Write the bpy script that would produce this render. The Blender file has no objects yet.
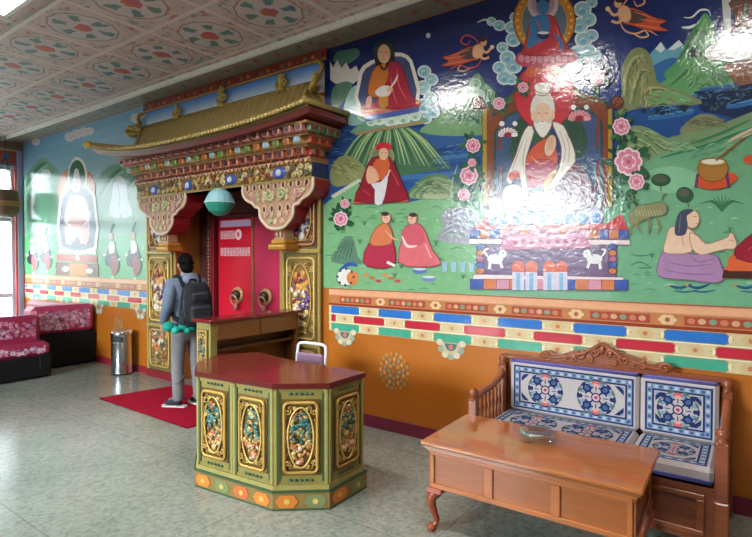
import bpy, bmesh, math, random
from mathutils import Vector, Matrix, Euler
random.seed(7)
SC = bpy.context.scene
COL = SC.collection
PI = math.pi
sin, cos = math.sin, math.cos

# ------------------------------------------------------------------ camera
FPX, YAW, PITCH, ROLL, DIST, EYE = 522.58, .62802, -.020092, .00102, 4.0848, 1.65
CAM = Vector((0, -DIST, EYE))
fw = Vector((-sin(YAW)*cos(PITCH), cos(YAW)*cos(PITCH), sin(PITCH)))
r0 = Vector((cos(YAW), sin(YAW), 0)); u0 = r0.cross(fw)
rt = r0*cos(ROLL)+u0*sin(ROLL); up = u0*cos(ROLL)-r0*sin(ROLL)
cd = bpy.data.cameras.new('camera'); cam = bpy.data.objects.new('camera', cd); COL.objects.link(cam)
cd.sensor_fit = 'HORIZONTAL'; cd.sensor_width = 36; cd.lens = FPX/752*36; cd.clip_start = .05
cam.matrix_world = Matrix(((rt.x, up.x, -fw.x, CAM.x), (rt.y, up.y, -fw.y, CAM.y), (rt.z, up.z, -fw.z, CAM.z), (0, 0, 0, 1)))
SC.camera = cam

def wall_at(px, py, y=0.0):
    """survey: where a sight line from the photograph meets the back wall's plane -> (x, z) in metres"""
    d = fw + rt*((px-376)/FPX) - up*((py-268.5)/FPX)
    t = (y+DIST)/d.y
    return (d.x*t, EYE+d.z*t)

# ------------------------------------------------------------------ colour and materials
def lin(c):
    return tuple(((v/255)/12.92 if v <= 10 else ((v/255+.055)/1.055)**2.4) for v in c)

class N:
    """tiny node builder"""
    def __init__(s, m):
        s.t = m.node_tree; s.n = s.t.nodes; s.l = s.t.links
    def new(s, ty, **k):
        n = s.n.new(ty)
        for a, b in k.items(): setattr(n, a, b)
        return n
    def put(s, sock, v):
        if hasattr(v, 'is_linked'): s.l.new(v, sock)
        else: sock.default_value = v
    def m(s, op, a, b=0.0, c=0.0):
        n = s.new('ShaderNodeMath', operation=op)
        s.put(n.inputs[0], a); s.put(n.inputs[1], b); s.put(n.inputs[2], c)
        return n.outputs[0]
    def mix(s, f, a, b, bt='MIX'):
        n = s.new('ShaderNodeMix', data_type='RGBA', blend_type=bt)
        s.put(n.inputs[0], f)
        s.put(n.inputs[6], a if hasattr(a, 'is_linked') else (*a, 1)); s.put(n.inputs[7], b if hasattr(b, 'is_linked') else (*b, 1))
        return n.outputs[2]
    def noise(s, vec, sc, det=3, rough=.5):
        n = s.new('ShaderNodeTexNoise'); n.inputs['Scale'].default_value = sc
        n.inputs['Detail'].default_value = det; n.inputs['Roughness'].default_value = rough
        if vec is not None: s.l.new(vec, n.inputs['Vector'])
        return n
    def ramp(s, f, stops):
        n = s.new('ShaderNodeValToRGB'); e = n.color_ramp.elements
        while len(e) < len(stops): e.new(.5)
        for q, (p, c) in zip(e, stops): q.position = p; q.color = (*c, 1)
        s.l.new(f, n.inputs[0]); return n.outputs[0]
    def bump(s, h, st, dist=.01):
        n = s.new('ShaderNodeBump'); n.inputs['Strength'].default_value = st; n.inputs['Distance'].default_value = dist
        s.l.new(h, n.inputs['Height']); return n.outputs[0]

def newmat(name):
    m = bpy.data.materials.new(name); m.use_nodes = True
    k = N(m); b = k.n['Principled BSDF']; return m, k, b

def painted(name, rough=.45, metal=0., spec=.5, nscale=9., namt=.16, bump=.0, bscale=60., coat=0., coat_r=.1, stretch=(1, 1, 1), ior=1.5):
    """surface whose colour is the object's own paint (colour attribute) with hand-made unevenness"""
    m, k, b = newmat(name)
    at = k.new('ShaderNodeAttribute', attribute_name='Col')
    tc = k.new('ShaderNodeTexCoord'); mp = k.new('ShaderNodeMapping'); k.l.new(tc.outputs['Object'], mp.inputs[0]); mp.inputs['Scale'].default_value = stretch
    n1 = k.noise(mp.outputs[0], nscale, 4, .6)
    f = k.m('ADD', k.m('MULTIPLY', n1.outputs[0], 2*namt), 1-namt)
    mul = k.new('ShaderNodeVectorMath', operation='SCALE'); k.l.new(at.outputs['Color'], mul.inputs[0]); k.l.new(f, mul.inputs['Scale'])
    k.l.new(mul.outputs[0], b.inputs['Base Color'])
    b.inputs['Roughness'].default_value = rough; b.inputs['Metallic'].default_value = metal
    b.inputs['IOR'].default_value = ior
    b.inputs['Specular IOR Level'].default_value = spec
    b.inputs['Coat Weight'].default_value = coat; b.inputs['Coat Roughness'].default_value = coat_r
    if bump:
        n2 = k.noise(mp.outputs[0], bscale, 3, .6); nb = k.bump(n2.outputs[0], bump)
        k.l.new(nb, b.inputs['Normal'])
        if coat: k.l.new(nb, b.inputs['Coat Normal'])
    return m

M = {}
M['mural'] = painted('mural_paint', .12, nscale=14, namt=.16, bump=.2, bscale=26, ior=1.68)
M['paint'] = painted('painted_wood', .42, nscale=22, namt=.22)
M['gold'] = painted('gold_paint', .42, metal=.35, nscale=30, namt=.28)
M['fabric'] = painted('woven_fabric', .95, spec=.15, nscale=60, namt=.2, bump=.25, bscale=220)
M['wood'] = painted('varnished_wood', .24, nscale=5, namt=.28, stretch=(1, 9, 9), bump=.03, bscale=40)
M['varnish'] = painted('lacquered_top', .16, nscale=7, namt=.12)
M['leather'] = painted('black_leather', .75, spec=.2, nscale=20, namt=.1, bump=.1, bscale=80)
M['cloth'] = painted('clothing_cloth', .9, spec=.2, nscale=14, namt=.25, bump=.25, bscale=45)
M['skin'] = painted('skin', .55, nscale=8, namt=.05)
M['satin'] = painted('satin_cover', .36, nscale=25, namt=.25, bump=.5, bscale=22)
M['steel'] = painted('brushed_steel', .17, metal=1., nscale=3, namt=.03)
M['plain'] = painted('plain_paint', .6, nscale=4, namt=.05)
M['matte'] = painted('carpet', 1., spec=.05, nscale=90, namt=.2, bump=.3, bscale=300)
M['lantern'] = painted('lantern_paper', .5, nscale=6, namt=.06)

def glass_mat(name, clear=.93, tint=(.95, 1, 1)):
    m, k, b = newmat(name)
    tr = k.new('ShaderNodeBsdfTransparent'); tr.inputs[0].default_value = (*tint, 1)
    gl = k.new('ShaderNodeBsdfGlossy'); gl.inputs['Roughness'].default_value = .02
    mx = k.new('ShaderNodeMixShader'); mx.inputs[0].default_value = 1-clear
    k.l.new(tr.outputs[0], mx.inputs[1]); k.l.new(gl.outputs[0], mx.inputs[2]); k.l.new(mx.outputs[0], k.n['Material Output'].inputs[0])
    return m
M['pane'] = glass_mat('window_glass')
def cut_glass():
    m = glass_mat('cut_glass', .62, (.93, .97, .96)); return m
M['glass'] = cut_glass()
def emit(name, c, s):
    m, k, b = newmat(name)
    e = k.new('ShaderNodeEmission'); e.inputs[0].default_value = (*c, 1); e.inputs[1].default_value = s
    k.l.new(e.outputs[0], k.n['Material Output'].inputs[0]); return m
M['tube'] = emit('lamp_diffuser', (1, .98, .94), 60)

def floor_mat():
    m, k, b = newmat('terrazzo')
    tc = k.new('ShaderNodeTexCoord'); v = tc.outputs['Object']
    n1 = k.noise(v, 1.1, 5, .6); n2 = k.noise(v, 55, 3, .7)
    vo = k.new('ShaderNodeTexVoronoi'); vo.inputs['Scale'].default_value = 42; k.l.new(v, vo.inputs['Vector'])
    base = k.ramp(n1.outputs[0], [(.3, lin((124, 130, 120))), (.5, lin((136, 141, 131))), (.72, lin((148, 151, 140)))])
    chips = k.ramp(k.m('MULTIPLY', vo.outputs['Color'], 1.0), [(.1, (.45,)*3), (.5, (1., 1., 1.)), (.95, (1.35,)*3)])
    c = k.mix(.45, base, k.mix(1., base, chips, 'MULTIPLY'))
    sp = k.new('ShaderNodeSeparateXYZ'); k.l.new(v, sp.inputs[0])
    def seam(o, per, off):
        f = k.m('FRACT', k.m('DIVIDE', k.m('ADD', o, off), per)); d = k.m('ABSOLUTE', k.m('SUBTRACT', f, .5))
        return k.m('GREATER_THAN', d, .5-.005/per)
    s = k.m('MAXIMUM', seam(sp.outputs[0], 1.2, .3), seam(sp.outputs[1], 1.2, .35))
    c = k.mix(k.m('MULTIPLY', s, .4), c, lin((70, 74, 66)))
    k.l.new(c, b.inputs['Base Color'])
    r = k.m('ADD', k.m('MULTIPLY', n2.outputs[0], .1), .16); k.l.new(r, b.inputs['Roughness'])
    b.inputs['IOR'].default_value = 1.6
    return m
M['floor'] = floor_mat()

def ceiling_mat():
    """printed cloth panels: a floral medallion in each .84 x .825 m panel, sprigs between, pale bands at the joins"""
    m, k, b = newmat('printed_ceiling_cloth')
    tc = k.new('ShaderNodeTexCoord'); v = tc.outputs['Object']
    sp = k.new('ShaderNodeSeparateXYZ'); k.l.new(v, sp.inputs[0])
    def cell(o, per, off): return k.m('MULTIPLY', k.m('SUBTRACT', k.m('FRACT', k.m('DIVIDE', k.m('ADD', o, off), per)), .5), per)
    x = cell(sp.outputs[0], .84, 3.558+.42+84); y = cell(sp.outputs[1], .825, .82+.4125+82.5)
    r = k.m('SQRT', k.m('ADD', k.m('MULTIPLY', x, x), k.m('MULTIPLY', y, y)))
    a = k.m('ARCTAN2', y, x)
    def band(val, c0, w): return k.m('LESS_THAN', k.m('ABSOLUTE', k.m('SUBTRACT', val, c0)), w)
    n1 = k.noise(v, 10, 2, .55); n2 = k.noise(v, 15, 1, .5); n3 = k.noise(v, 3, 3, .5)
    grey = k.ramp(n3.outputs[0], [(.3, lin((196, 172, 174))), (.7, lin((212, 190, 188)))])
    col = k.ramp(n2.outputs[0], [(.30, lin((84, 126, 146))), (.43, lin((132, 156, 144))), (.5, lin((210, 188, 186))), (.57, lin((200, 130, 120))), (.68, lin((176, 92, 88)))])
    sprig = k.m('GREATER_THAN', n1.outputs[0], .53)
    c = k.mix(k.m('MULTIPLY', sprig, .85), grey, col)
    # lobed medallion outline
    rl = k.m('MULTIPLY', r, k.m('ADD', 1., k.m('MULTIPLY', k.m('SINE', k.m('MULTIPLY', a, 12.)), .02)))
    inside = k.m('LESS_THAN', rl, .3)
    c = k.mix(k.m('MULTIPLY', inside, .8), c, lin((206, 194, 198)))
    # petals round the heart: blue-green sprays
    wob = k.m('ADD', r, k.m('MULTIPLY', k.m('SUBTRACT', n1.outputs[0], .5), .16))
    pet = k.m('GREATER_THAN', k.m('ADD', k.m('SINE', k.m('MULTIPLY', a, 6.)), k.m('MULTIPLY', n2.outputs[0], 1.6)), 1.05)
    pet = k.m('MULTIPLY', pet, band(wob, .2, .06))
    c = k.mix(k.m('MULTIPLY', pet, .9), c, k.ramp(n2.outputs[0], [(.35, lin((62, 112, 140))), (.6, lin((84, 128, 112)))]))
    heart = k.m('LESS_THAN', k.m('ADD', r, k.m('MULTIPLY', k.m('SUBTRACT', n1.outputs[0], .5), .12)), .085)
    c = k.mix(heart, c, k.ramp(k.m('ADD', k.m('MULTIPLY', x, 5.), .5), [(.3, lin((196, 104, 60))), (.7, lin((190, 84, 110)))]))
    c = k.mix(k.m('MULTIPLY', band(rl, .3, .009), .8), c, lin((150, 100, 98)))
    c = k.mix(k.m('MULTIPLY', band(rl, .335, .02), .55), c, lin((206, 192, 188)))
    ax = k.m('ABSOLUTE', x); ay = k.m('ABSOLUTE', y)
    join = k.m('MAXIMUM', k.m('GREATER_THAN', ax, .397), k.m('GREATER_THAN', ay, .388))
    c = k.mix(k.m('MULTIPLY', join, .8), c, lin((226, 208, 204)))
    k.l.new(c, b.inputs['Base Color']); b.inputs['Roughness'].default_value = .5
    return m
M['ceiling'] = ceiling_mat()

# ------------------------------------------------------------------ mesh builder
class MB:
    def __init__(s, col=(200, 200, 200)):
        s.v = []; s.f = []; s.c = []; s.s = []; s.X = Matrix.Identity(4); s.col = col
    def add(s, vs, fs, col=None, smooth=False):
        o = len(s.v); c = lin(col or s.col)
        s.v += [tuple(s.X @ Vector(p)) for p in vs]
        for f in fs: s.f.append(tuple(i+o for i in f)); s.c.append(c); s.s.append(smooth)
        return s
    def box(s, lo, hi, col=None, bev=0.):
        lo, hi = [min(a, b) for a, b in zip(lo, hi)], [max(a, b) for a, b in zip(lo, hi)]
        if not bev:
            vs = [(x, y, z) for x in (lo[0], hi[0]) for y in (lo[1], hi[1]) for z in (lo[2], hi[2])]
            return s.add(vs, [(0, 1, 3, 2), (4, 6, 7, 5), (0, 4, 5, 1), (2, 3, 7, 6), (0, 2, 6, 4), (1, 5, 7, 3)], col)
        bev = min(bev, .49*min(h-l for l, h in zip(lo, hi)))
        vs = []; ix = {}
        for sx in (0, 1):
            for sy in (0, 1):
                for sz in (0, 1):
                    for ax in range(3):
                        p = []
                        for d, sg in enumerate((sx, sy, sz)):
                            q = hi[d] if sg else lo[d]
                            if d != ax: q += -bev if sg else bev
                            p.append(q)
                        ix[sx, sy, sz, ax] = len(vs); vs.append(tuple(p))
        fs = []
        for ax in range(3):
            o1, o2 = [d for d in range(3) if d != ax]
            for sg in (0, 1):
                q = []
                for a, b in ((0, 0), (1, 0), (1, 1), (0, 1)):
                    k = [0]*3; k[ax] = sg; k[o1] = a; k[o2] = b; q.append(ix[(*k, ax)])
                fs.append(tuple(q))
            for a in (0, 1):
                for b in (0, 1):
                    k0 = [0]*3; k0[o1] = a; k0[o2] = b; k1 = list(k0); k1[ax] = 1
                    fs.append((ix[(*k0, o1)], ix[(*k1, o1)], ix[(*k1, o2)], ix[(*k0, o2)]))
        for sx in (0, 1):
            for sy in (0, 1):
                for sz in (0, 1): fs.append(tuple(ix[sx, sy, sz, a] for a in range(3)))
        return s.add(vs, fs, col)
    def prism(s, poly, z0, z1, col=None, axis='z', smooth=False):
        """polygon in the plane across AXIS, extruded from z0 to z1"""
        def P(a, b, c): return {'z': (a, b, c), 'y': (a, c, b), 'x': (c, a, b)}[axis]
        n = len(poly); vs = [P(a, b, z0) for a, b in poly]+[P(a, b, z1) for a, b in poly]
        return s.add(vs, [tuple(range(n)), tuple(range(2*n-1, n-1, -1))]+[(i, (i+1) % n, n+(i+1) % n, n+i) for i in range(n)], col, smooth)
    def tube(s, pts, r, col=None, n=8, closed=False, taper=None, smooth=True, sq=None):
        pts = [Vector(p) for p in pts]; m = len(pts); vs = []; fs = []
        ref = None
        for i, p in enumerate(pts):
            a = pts[(i-1) % m] if (closed or i) else p; b = pts[(i+1) % m] if (closed or i < m-1) else p
            t = (b-a).normalized() if (b-a).length > 1e-9 else Vector((0, 0, 1))
            if ref is None:
                ref = Vector((0, 0, 1)) if abs(t.z) < .9 else Vector((0, 1, 0))
            u = (ref-t*ref.dot(t))
            if u.length < 1e-6: u = t.orthogonal()
            u.normalize(); w = t.cross(u); ref = u
            rr = r if taper is None else r*taper(i/max(1, m-1))
            for j in range(n):
                an = 2*PI*(j+.5)/n
                vs.append(p+u*(cos(an)*rr)+w*(sin(an)*rr))
        for i in range(m if closed else m-1):
            for j in range(n):
                a = i*n+j; b = i*n+(j+1) % n; c = ((i+1) % m)*n+(j+1) % n; d = ((i+1) % m)*n+j
                fs.append((a, b, c, d))
        if not closed: fs += [tuple(range(n-1, -1, -1)), tuple((m-1)*n+j for j in range(n))]
        return s.add(vs, fs, col, smooth)
    def lathe(s, prof, c=(0, 0, 0), n=20, col=None, smooth=True, axis='z'):
        vs = []; fs = []; m = len(prof)
        for r, z in prof:
            for j in range(n):
                a = 2*PI*j/n
                p = (r*cos(a), r*sin(a), z) if axis == 'z' else (r*cos(a), z, r*sin(a))
                vs.append((c[0]+p[0], c[1]+p[1], c[2]+p[2]))
        for i in range(m-1):
            for j in range(n): fs.append((i*n+j, i*n+(j+1) % n, (i+1)*n+(j+1) % n, (i+1)*n+j))
        fs += [tuple(range(n-1, -1, -1)), tuple((m-1)*n+j for j in range(n))]
        return s.add(vs, fs, col, smooth)
    def ball(s, c, r, col=None, n=8, m=5, rot=None):
        if not hasattr(r, '__len__'): r = (r, r, r)
        vs = [(0, 0, 1)]; fs = []
        for i in range(1, m):
            t = PI*i/m
            for j in range(n): vs.append((sin(t)*cos(2*PI*j/n), sin(t)*sin(2*PI*j/n), cos(t)))
        vs.append((0, 0, -1)); L = len(vs)-1
        for j in range(n):
            fs.append((0, 1+j, 1+(j+1) % n)); fs.append((L, L-n+(j+1) % n, L-n+j))
            for i in range(m-2): a = 1+i*n; fs.append((a+j, a+n+j, a+n+(j+1) % n, a+(j+1) % n))
        R = rot.to_3x3() if rot is not None else Matrix.Identity(3); c = Vector(c)
        return s.add([c+R@Vector((v[0]*r[0], v[1]*r[1], v[2]*r[2])) for v in vs], fs, col, True)
    def build(s, name, mat, parent=None, flat=False, world=True):
        me = bpy.data.meshes.new(name); me.from_pydata(s.v, [], s.f)
        if not flat:
            bm = bmesh.new(); bm.from_mesh(me); bmesh.ops.recalc_face_normals(bm, faces=bm.faces); bm.to_mesh(me); bm.free()
        at = me.color_attributes.new('Col', 'FLOAT_COLOR', 'CORNER')
        buf = []
        for p, c in zip(me.polygons, s.c): buf += [c[0], c[1], c[2], 1.]*p.loop_total
        at.data.foreach_set('color', buf)
        me.polygons.foreach_set('use_smooth', s.s)
        me.materials.append(mat); me.update()
        o = bpy.data.objects.new(name, me); COL.objects.link(o)
        if parent is not None:
            o.parent = parent
            if world: o.matrix_parent_inverse = wmat(parent).inverted()   # shaped in room coordinates
        return o

def wmat(o):
    m = Matrix.LocRotScale(o.location, o.rotation_euler, o.scale)
    return m if o.parent is None else wmat(o.parent) @ o.matrix_parent_inverse @ m

def tag(o, label=None, cat=None, group=None, kind=None):
    if label: o['label'] = label
    if cat: o['category'] = cat
    if group: o['group'] = group
    if kind: o['kind'] = kind
    return o
def thing(name, label, cat, loc=(0, 0, 0), rz=0., group=None, kind=None):
    o = bpy.data.objects.new(name, None); COL.objects.link(o); o.empty_display_size = .1
    o.location = loc; o.rotation_euler = (0, 0, rz)
    return tag(o, label, cat, group, kind)
def struct(o): return tag(o, kind='structure')
def arc(cx, cy, rx, ry, a0=0., a1=360., n=20):
    full = abs(a1-a0) >= 360
    return [(cx+rx*cos(math.radians(a0+(a1-a0)*i/(n if full else n-1))), cy+ry*sin(math.radians(a0+(a1-a0)*i/(n if full else n-1)))) for i in range(n)]
def spline(pts, closed=True, k=4):
    out = []; n = len(pts)
    for i in range(n if closed else n-1):
        p0 = pts[(i-1) % n] if closed or i else pts[0]; p1 = pts[i]; p2 = pts[(i+1) % n]
        p3 = pts[(i+2) % n] if closed or i < n-2 else pts[-1]
        for j in range(k):
            t = j/k
            out.append(tuple(.5*((2*b)+(-a+c)*t+(2*a-5*b+4*c-d)*t*t+(-a+3*b-3*c+d)*t**3) for a, b, c, d in zip(p0, p1, p2, p3)))
    if not closed: out.append(tuple(pts[-1]))
    return out
def spiral(c, r, turns, a0, sgn=1, n=16):
    return [(c[0]+r*(1-.85*i/n)*cos(a0+sgn*2*PI*turns*i/n), c[1]+r*(1-.85*i/n)*sin(a0+sgn*2*PI*turns*i/n)) for i in range(n+1)]
EXPO = 0.78
# ------------------------------------------------------------------ the room
XL, XR, YF, ZC = -11.25, 1.3, -9.0, 3.85      # left glass front, right wall, window wall behind, ceiling
OL, OR, OT, OD = -6.28, -4.21, 2.46, .45      # portal opening: left, right, top, depth
ORANGE = (172, 96, 26)
struct(MB((150, 150, 150)).box((XL-.1, YF-.1, -.1), (XR+.1, .7, 0)).build('floor', M['floor']))
struct(MB((190, 180, 180)).box((XL-.1, YF-.1, ZC), (XR+.1, .2, ZC+.1)).build('ceiling', M['ceiling']))
b = MB(ORANGE)
b.box((XL, 0, 0), (OL, .6, ZC)); b.box((OR, 0, 0), (XR, .6, ZC)); b.box((OL, 0, OT), (OR, .6, ZC)); b.box((OL, OD, 0), (OR, .6, OT), (92, 48, 34))
M['wall'] = painted('ochre_wall_gloss', .3, nscale=3, namt=.13, bump=.05, bscale=20)
struct(b.build('wall_back', M['wall']))
struct(MB((126, 104, 84)).box((XR, YF, 0), (XR+.1, .6, ZC)).build('wall_right', M['plain']))
# wall behind the photographer, with one long window
W0, W1, WZ0, WZ1 = -6.5, -3.1, 1.2, 3.5
b = MB((205, 200, 190)); b.box((XL, YF-.12, 0), (W0, YF, ZC)); b.box((W1, YF-.12, 0), (XR, YF, ZC)); b.box((W0, YF-.12, 0), (W1, YF, WZ0)); b.box((W0, YF-.12, WZ1), (W1, YF, ZC))
struct(b.build('wall_front', M['plain']))
def window(n, axis, a0, a1, z0, z1, at, muls, rails, col, t=.06, r=.04):
    w = tag(bpy.data.objects.new('window_%d' % n, None), kind='structure'); COL.objects.link(w)
    f = MB(col)
    def bx(a, b_, c, d, tt=t):
        if axis == 'x': f.box((a, at-tt, c), (b_, at+tt, d), bev=.008)
        else: f.box((at-tt, a, c), (at+tt, b_, d), bev=.008)
    bx(a0, a1, z0, z0+2*r); bx(a0, a1, z1-2*r, z1); bx(a0, a0+2*r, z0+2*r, z1-2*r); bx(a1-2*r, a1, z0+2*r, z1-2*r)
    for q in muls: bx(q-r, q+r, z0+2*r, z1-2*r, t*.8)
    for q in rails: bx(a0+2*r, a1-2*r, q-r, q+r, t*.7)
    f.build('window_frame', M['plain'], w)
    g = MB()
    if axis == 'x': g.box((a0, at-.003, z0), (a1, at+.003, z1))
    else: g.box((at-.003, a0, z0), (at+.003, a1, z1))
    g.build('pane', M['pane'], w)
    return w
window(1, 'x', W0, W1, WZ0, WZ1, YF-.06, [-5.4, -4.3], [2.45], (225, 225, 222))
# glazed front on the left: painted beam on top, lavender corner post
GZ = 3.36
b = MB((150, 120, 105)); b.box((XL-.15, YF, GZ), (XL, 0, ZC)); b.box((XL-.15, YF, 0), (XL, -3.3, GZ), (205, 200, 190))
struct(b.build('wall_left', M['plain']))
window(2, 'y', -3.3, -.1, 0.02, GZ, XL-.06, [-.62, -1.5, -2.4], [2.36, .95], (206, 214, 226))
b = MB((168, 168, 205)); b.box((XL, -.1, 0), (XL+.07, 0, GZ+.3), bev=.01); b.box((XL+.02, -.13, .0), (XL+.05, -.1, GZ), (205, 90, 80))
struct(b.build('trim_1', M['plain']))
b = MB((168, 70, 48)); b.box((XL, YF, GZ), (XL+.05, -.1, GZ+.3))
for i in range(40):
    y = -.2-i*.22
    b.prism([(y, GZ+.15), (y-.07, GZ+.25), (y-.14, GZ+.15), (y-.07, GZ+.05)], XL+.05, XL+.058, [(70, 110, 140), (206, 150, 90), (90, 130, 100)][i % 3], axis='x')
b.box((XL+.05, YF, GZ+.26), (XL+.065, -.1, GZ+.3), (200, 170, 110)); b.box((XL+.05, YF, GZ), (XL+.065, -.1, GZ+.035), (90, 110, 150))
struct(b.build('trim_2', M['paint']))
# soffit along the painted wall, white lip
b = MB((142, 132, 120)); b.box((XL, -.30, 3.805), (XR, 0, ZC)); b.box((XL, -.335, 3.795), (XR, -.30, ZC), (244, 240, 230))
rr = random.Random(3)
x = XL+.1
while x < XR-.4:
    for k in range(3): b.ball((x+rr.uniform(-.08, .08), -.17+rr.uniform(-.06, .06), 3.805), (rr.uniform(.02, .05), rr.uniform(.02, .04), .003), rr.choice([(150, 78, 66), (110, 128, 96), (166, 108, 90)]))
    x += .28
struct(b.build('trim_3', M['paint']))
struct(MB((222, 212, 206)).box((XL, -2.07, ZC-.03), (XR, -2.03, ZC)).build('trim_4', M['paint']))
# skirting
b = MB((112, 34, 58)); b.box((OR+.6, -.012, 0), (XR, 0, .115)); b.box((XL, -.012, 0), (OL-.62, 0, .10), (140, 34, 44))
struct(b.build('baseboard_back', M['paint']))

# ceiling lamps: a row of square fittings
for i, (x, lab) in enumerate([(-5.12, 'bright ceiling light panel at the top left corner of the photo'), (-3.32, 'ceiling light panel above the reception desk, second of the row'),
                        (-1.72, 'ceiling light panel third along the row, above the sofa side'), (-.1, 'ceiling light panel at the right end of the row')]):
    t = thing('ceiling_light', lab, 'ceiling light', (x, -2.36 if x < -5 else -2.28, ZC), 0, 'ceiling light panels')
    f = MB((235, 235, 230))
    for lo, hi in (((-.34, -.16, -.05), (.34, -.12, 0)), ((-.34, .12, -.05), (.34, .16, 0)), ((-.34, -.12, -.05), (-.30, .12, 0)), ((.30, -.12, -.05), (.34, .12, 0))): f.box(lo, hi)
    f.build('lamp_frame', M['plain'], t, world=False)
    MB().box((-.30, -.12, -.04), (.30, .12, -.03)).build('diffuser', M['tube'], t, world=False)

# daylight outside
w = bpy.data.worlds.new('sky'); SC.world = w; w.use_nodes = True
k = N(w); bg = k.n['Background']
tc = k.new('ShaderNodeTexCoord'); sp = k.new('ShaderNodeSeparateXYZ'); k.l.new(tc.outputs['Generated'], sp.inputs[0])
# even pale sky, plus a bright patch added behind to glare on the painting
back = k.new('ShaderNodeMapRange', interpolation_type='SMOOTHSTEP'); k.l.new(k.m('MULTIPLY', sp.outputs[1], -1.), back.inputs[0]); back.inputs[1].default_value = .62; back.inputs[2].default_value = .86; back.inputs[3].default_value = 0; back.inputs[4].default_value = 1
high = k.new('ShaderNodeMapRange', interpolation_type='SMOOTHSTEP'); k.l.new(sp.outputs[2], high.inputs[0]); high.inputs[1].default_value = .082; high.inputs[2].default_value = .118; high.inputs[3].default_value = 0; high.inputs[4].default_value = 1
sky_glare = k.m('ADD', 3.9, k.m('MULTIPLY', k.m('MULTIPLY', back.outputs[0], high.outputs[0]), 40.))
skyc = k.ramp(k.m('ADD', k.m('MULTIPLY', sp.outputs[2], .5), .5), [(.0, (.30, .32, .30)), (.49, (.42, .46, .42)), (.51, (.85, .92, .96)), (.536, (.92, .96, 1.0)), (1., (.78, .9, 1.0))])
k.l.new(skyc, bg.inputs[0]); k.l.new(sky_glare, bg.inputs[1])
def portal(loc, rot, sx, sy, n):
    l = bpy.data.lights.new(n, 'AREA'); l.shape = 'RECTANGLE'; l.size = sx; l.size_y = sy; l.cycles.is_portal = True
    o = bpy.data.objects.new(n, l); COL.objects.link(o); o.location = loc; o.rotation_euler = rot
portal(((W0+W1)/2, YF-.2, (WZ0+WZ1)/2), (PI/2, 0, 0), W1-W0, WZ1-WZ0, 'window_daylight')
portal((XL-.2, -1.7, GZ/2), (PI/2, 0, -PI/2), 3.2, GZ, 'glazing_daylight')
# ------------------------------------------------------------------ wall paintings: flat paint on the wall plane, traced in survey coordinates
class Paint:
    def __init__(s, name, parent, depth, mat=None, plane=0.0):
        s.b = MB(); s.name = name; s.parent = parent; s.y = depth; s.mat = mat or M['mural']; s.plane = plane; s.step = .000012; s.lim = None if parent is None else ((-3.64, XR-.02) if parent.location.x > -5 else (XL+.08, -6.905)); s.rr = random.Random(len(name)*7+1)
    def raw(s, col, pts):                      # pts already in metres (x, z)
        s.y += s.step
        if s.lim: pts = [(min(max(x, s.lim[0]), s.lim[1]), max(z, 1.336)) for x, z in pts]   # stay inside the picture's border
        s.b.add([(x, s.plane-s.y, z) for x, z in pts], [tuple(range(len(pts)))], col); return s
    def P(s, col, pts, k=0, o=None, w=.8):     # polygon; k: smoothing; o: outline colour
        if k: pts = spline(pts, True, k)
        s.raw(col, [wall_at(*p, s.plane) for p in pts])
        if o: s.S(o, w, pts+[pts[0]], taper=False)
        return s
    def E(s, col, cx, cy, rx, ry=None, rot=0, o=None, w=.7, n=18):
        ry = ry or rx; c, q = cos(math.radians(rot)), sin(math.radians(rot))
        return s.P(col, [(cx+x*c-y*q, cy+x*q+y*c) for x, y in arc(0, 0, rx, ry, n=n)], 0, o, w)
    def S(s, col, w, pts, k=0, taper=True):    # brush stroke
        if k: pts = spline(pts, False, k)
        L, R = [], []
        n = len(pts)
        for i, p in enumerate(pts):
            a = pts[max(0, i-1)]; b = pts[min(n-1, i+1)]
            dx, dy = b[0]-a[0], b[1]-a[1]; l = math.hypot(dx, dy) or 1
            h = w/2*(1 if not taper else (.25+.75*sin(PI*(i+.35)/(n-.3))))
            L.append((p[0]-dy/l*h, p[1]+dx/l*h)); R.append((p[0]+dy/l*h, p[1]-dx/l*h))
        s.y += s.step
        vs = [(lambda q: (q[0], s.plane-s.y, q[1]))(wall_at(*p, s.plane)) for p in L+R]
        s.b.add(vs, [(i, i+1, n+i+1, n+i) for i in range(n-1)], col); return s
    def cloud(s, puffs, col, edge, core=None):
        for x, y, r in puffs: s.E(edge, x, y, r, r*.92)
        for x, y, r in puffs: s.E(col, x, y, r*.8, r*.72)
        for x, y, r in puffs:
            s.S(edge, .9, [(x+r*.6*(1-i/9)*cos(i*.7), y+r*.55*(1-i/9)*sin(i*.7)) for i in range(9)])
            if core: s.E(core, x, y+r*.25, r*.35, r*.25)
        return s
    def peony(s, x, y, r, pet=(214, 130, 158), edge=(238, 214, 220), leaf=(44, 92, 62)):
        for i in range(5):
            a = i*1.26+.6; s.E(leaf, x+cos(a)*r*1.25, y+sin(a)*r*1.2, r*.55, r*.28, math.degrees(a))
        for i in range(8): a = i*PI/4; s.E(edge, x+cos(a)*r*.66, y+sin(a)*r*.66, r*.40)
        for i in range(8): a = i*PI/4; s.E(pet, x+cos(a)*r*.62, y+sin(a)*r*.62, r*.29)
        s.E(edge, x, y, r*.55)
        for i in range(5): a = i*1.26; s.E(pet, x+cos(a)*r*.3, y+sin(a)*r*.3, r*.2)
        s.E((196, 84, 120), x, y, r*.17); return s
    def done(s): return s.b.build(s.name, s.mat, s.parent, flat=True)

def band(p, x0, x1, z0, z1, col): p.raw(col, [(x0, z0), (x1, z0), (x1, z1), (x0, z1)])

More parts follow.
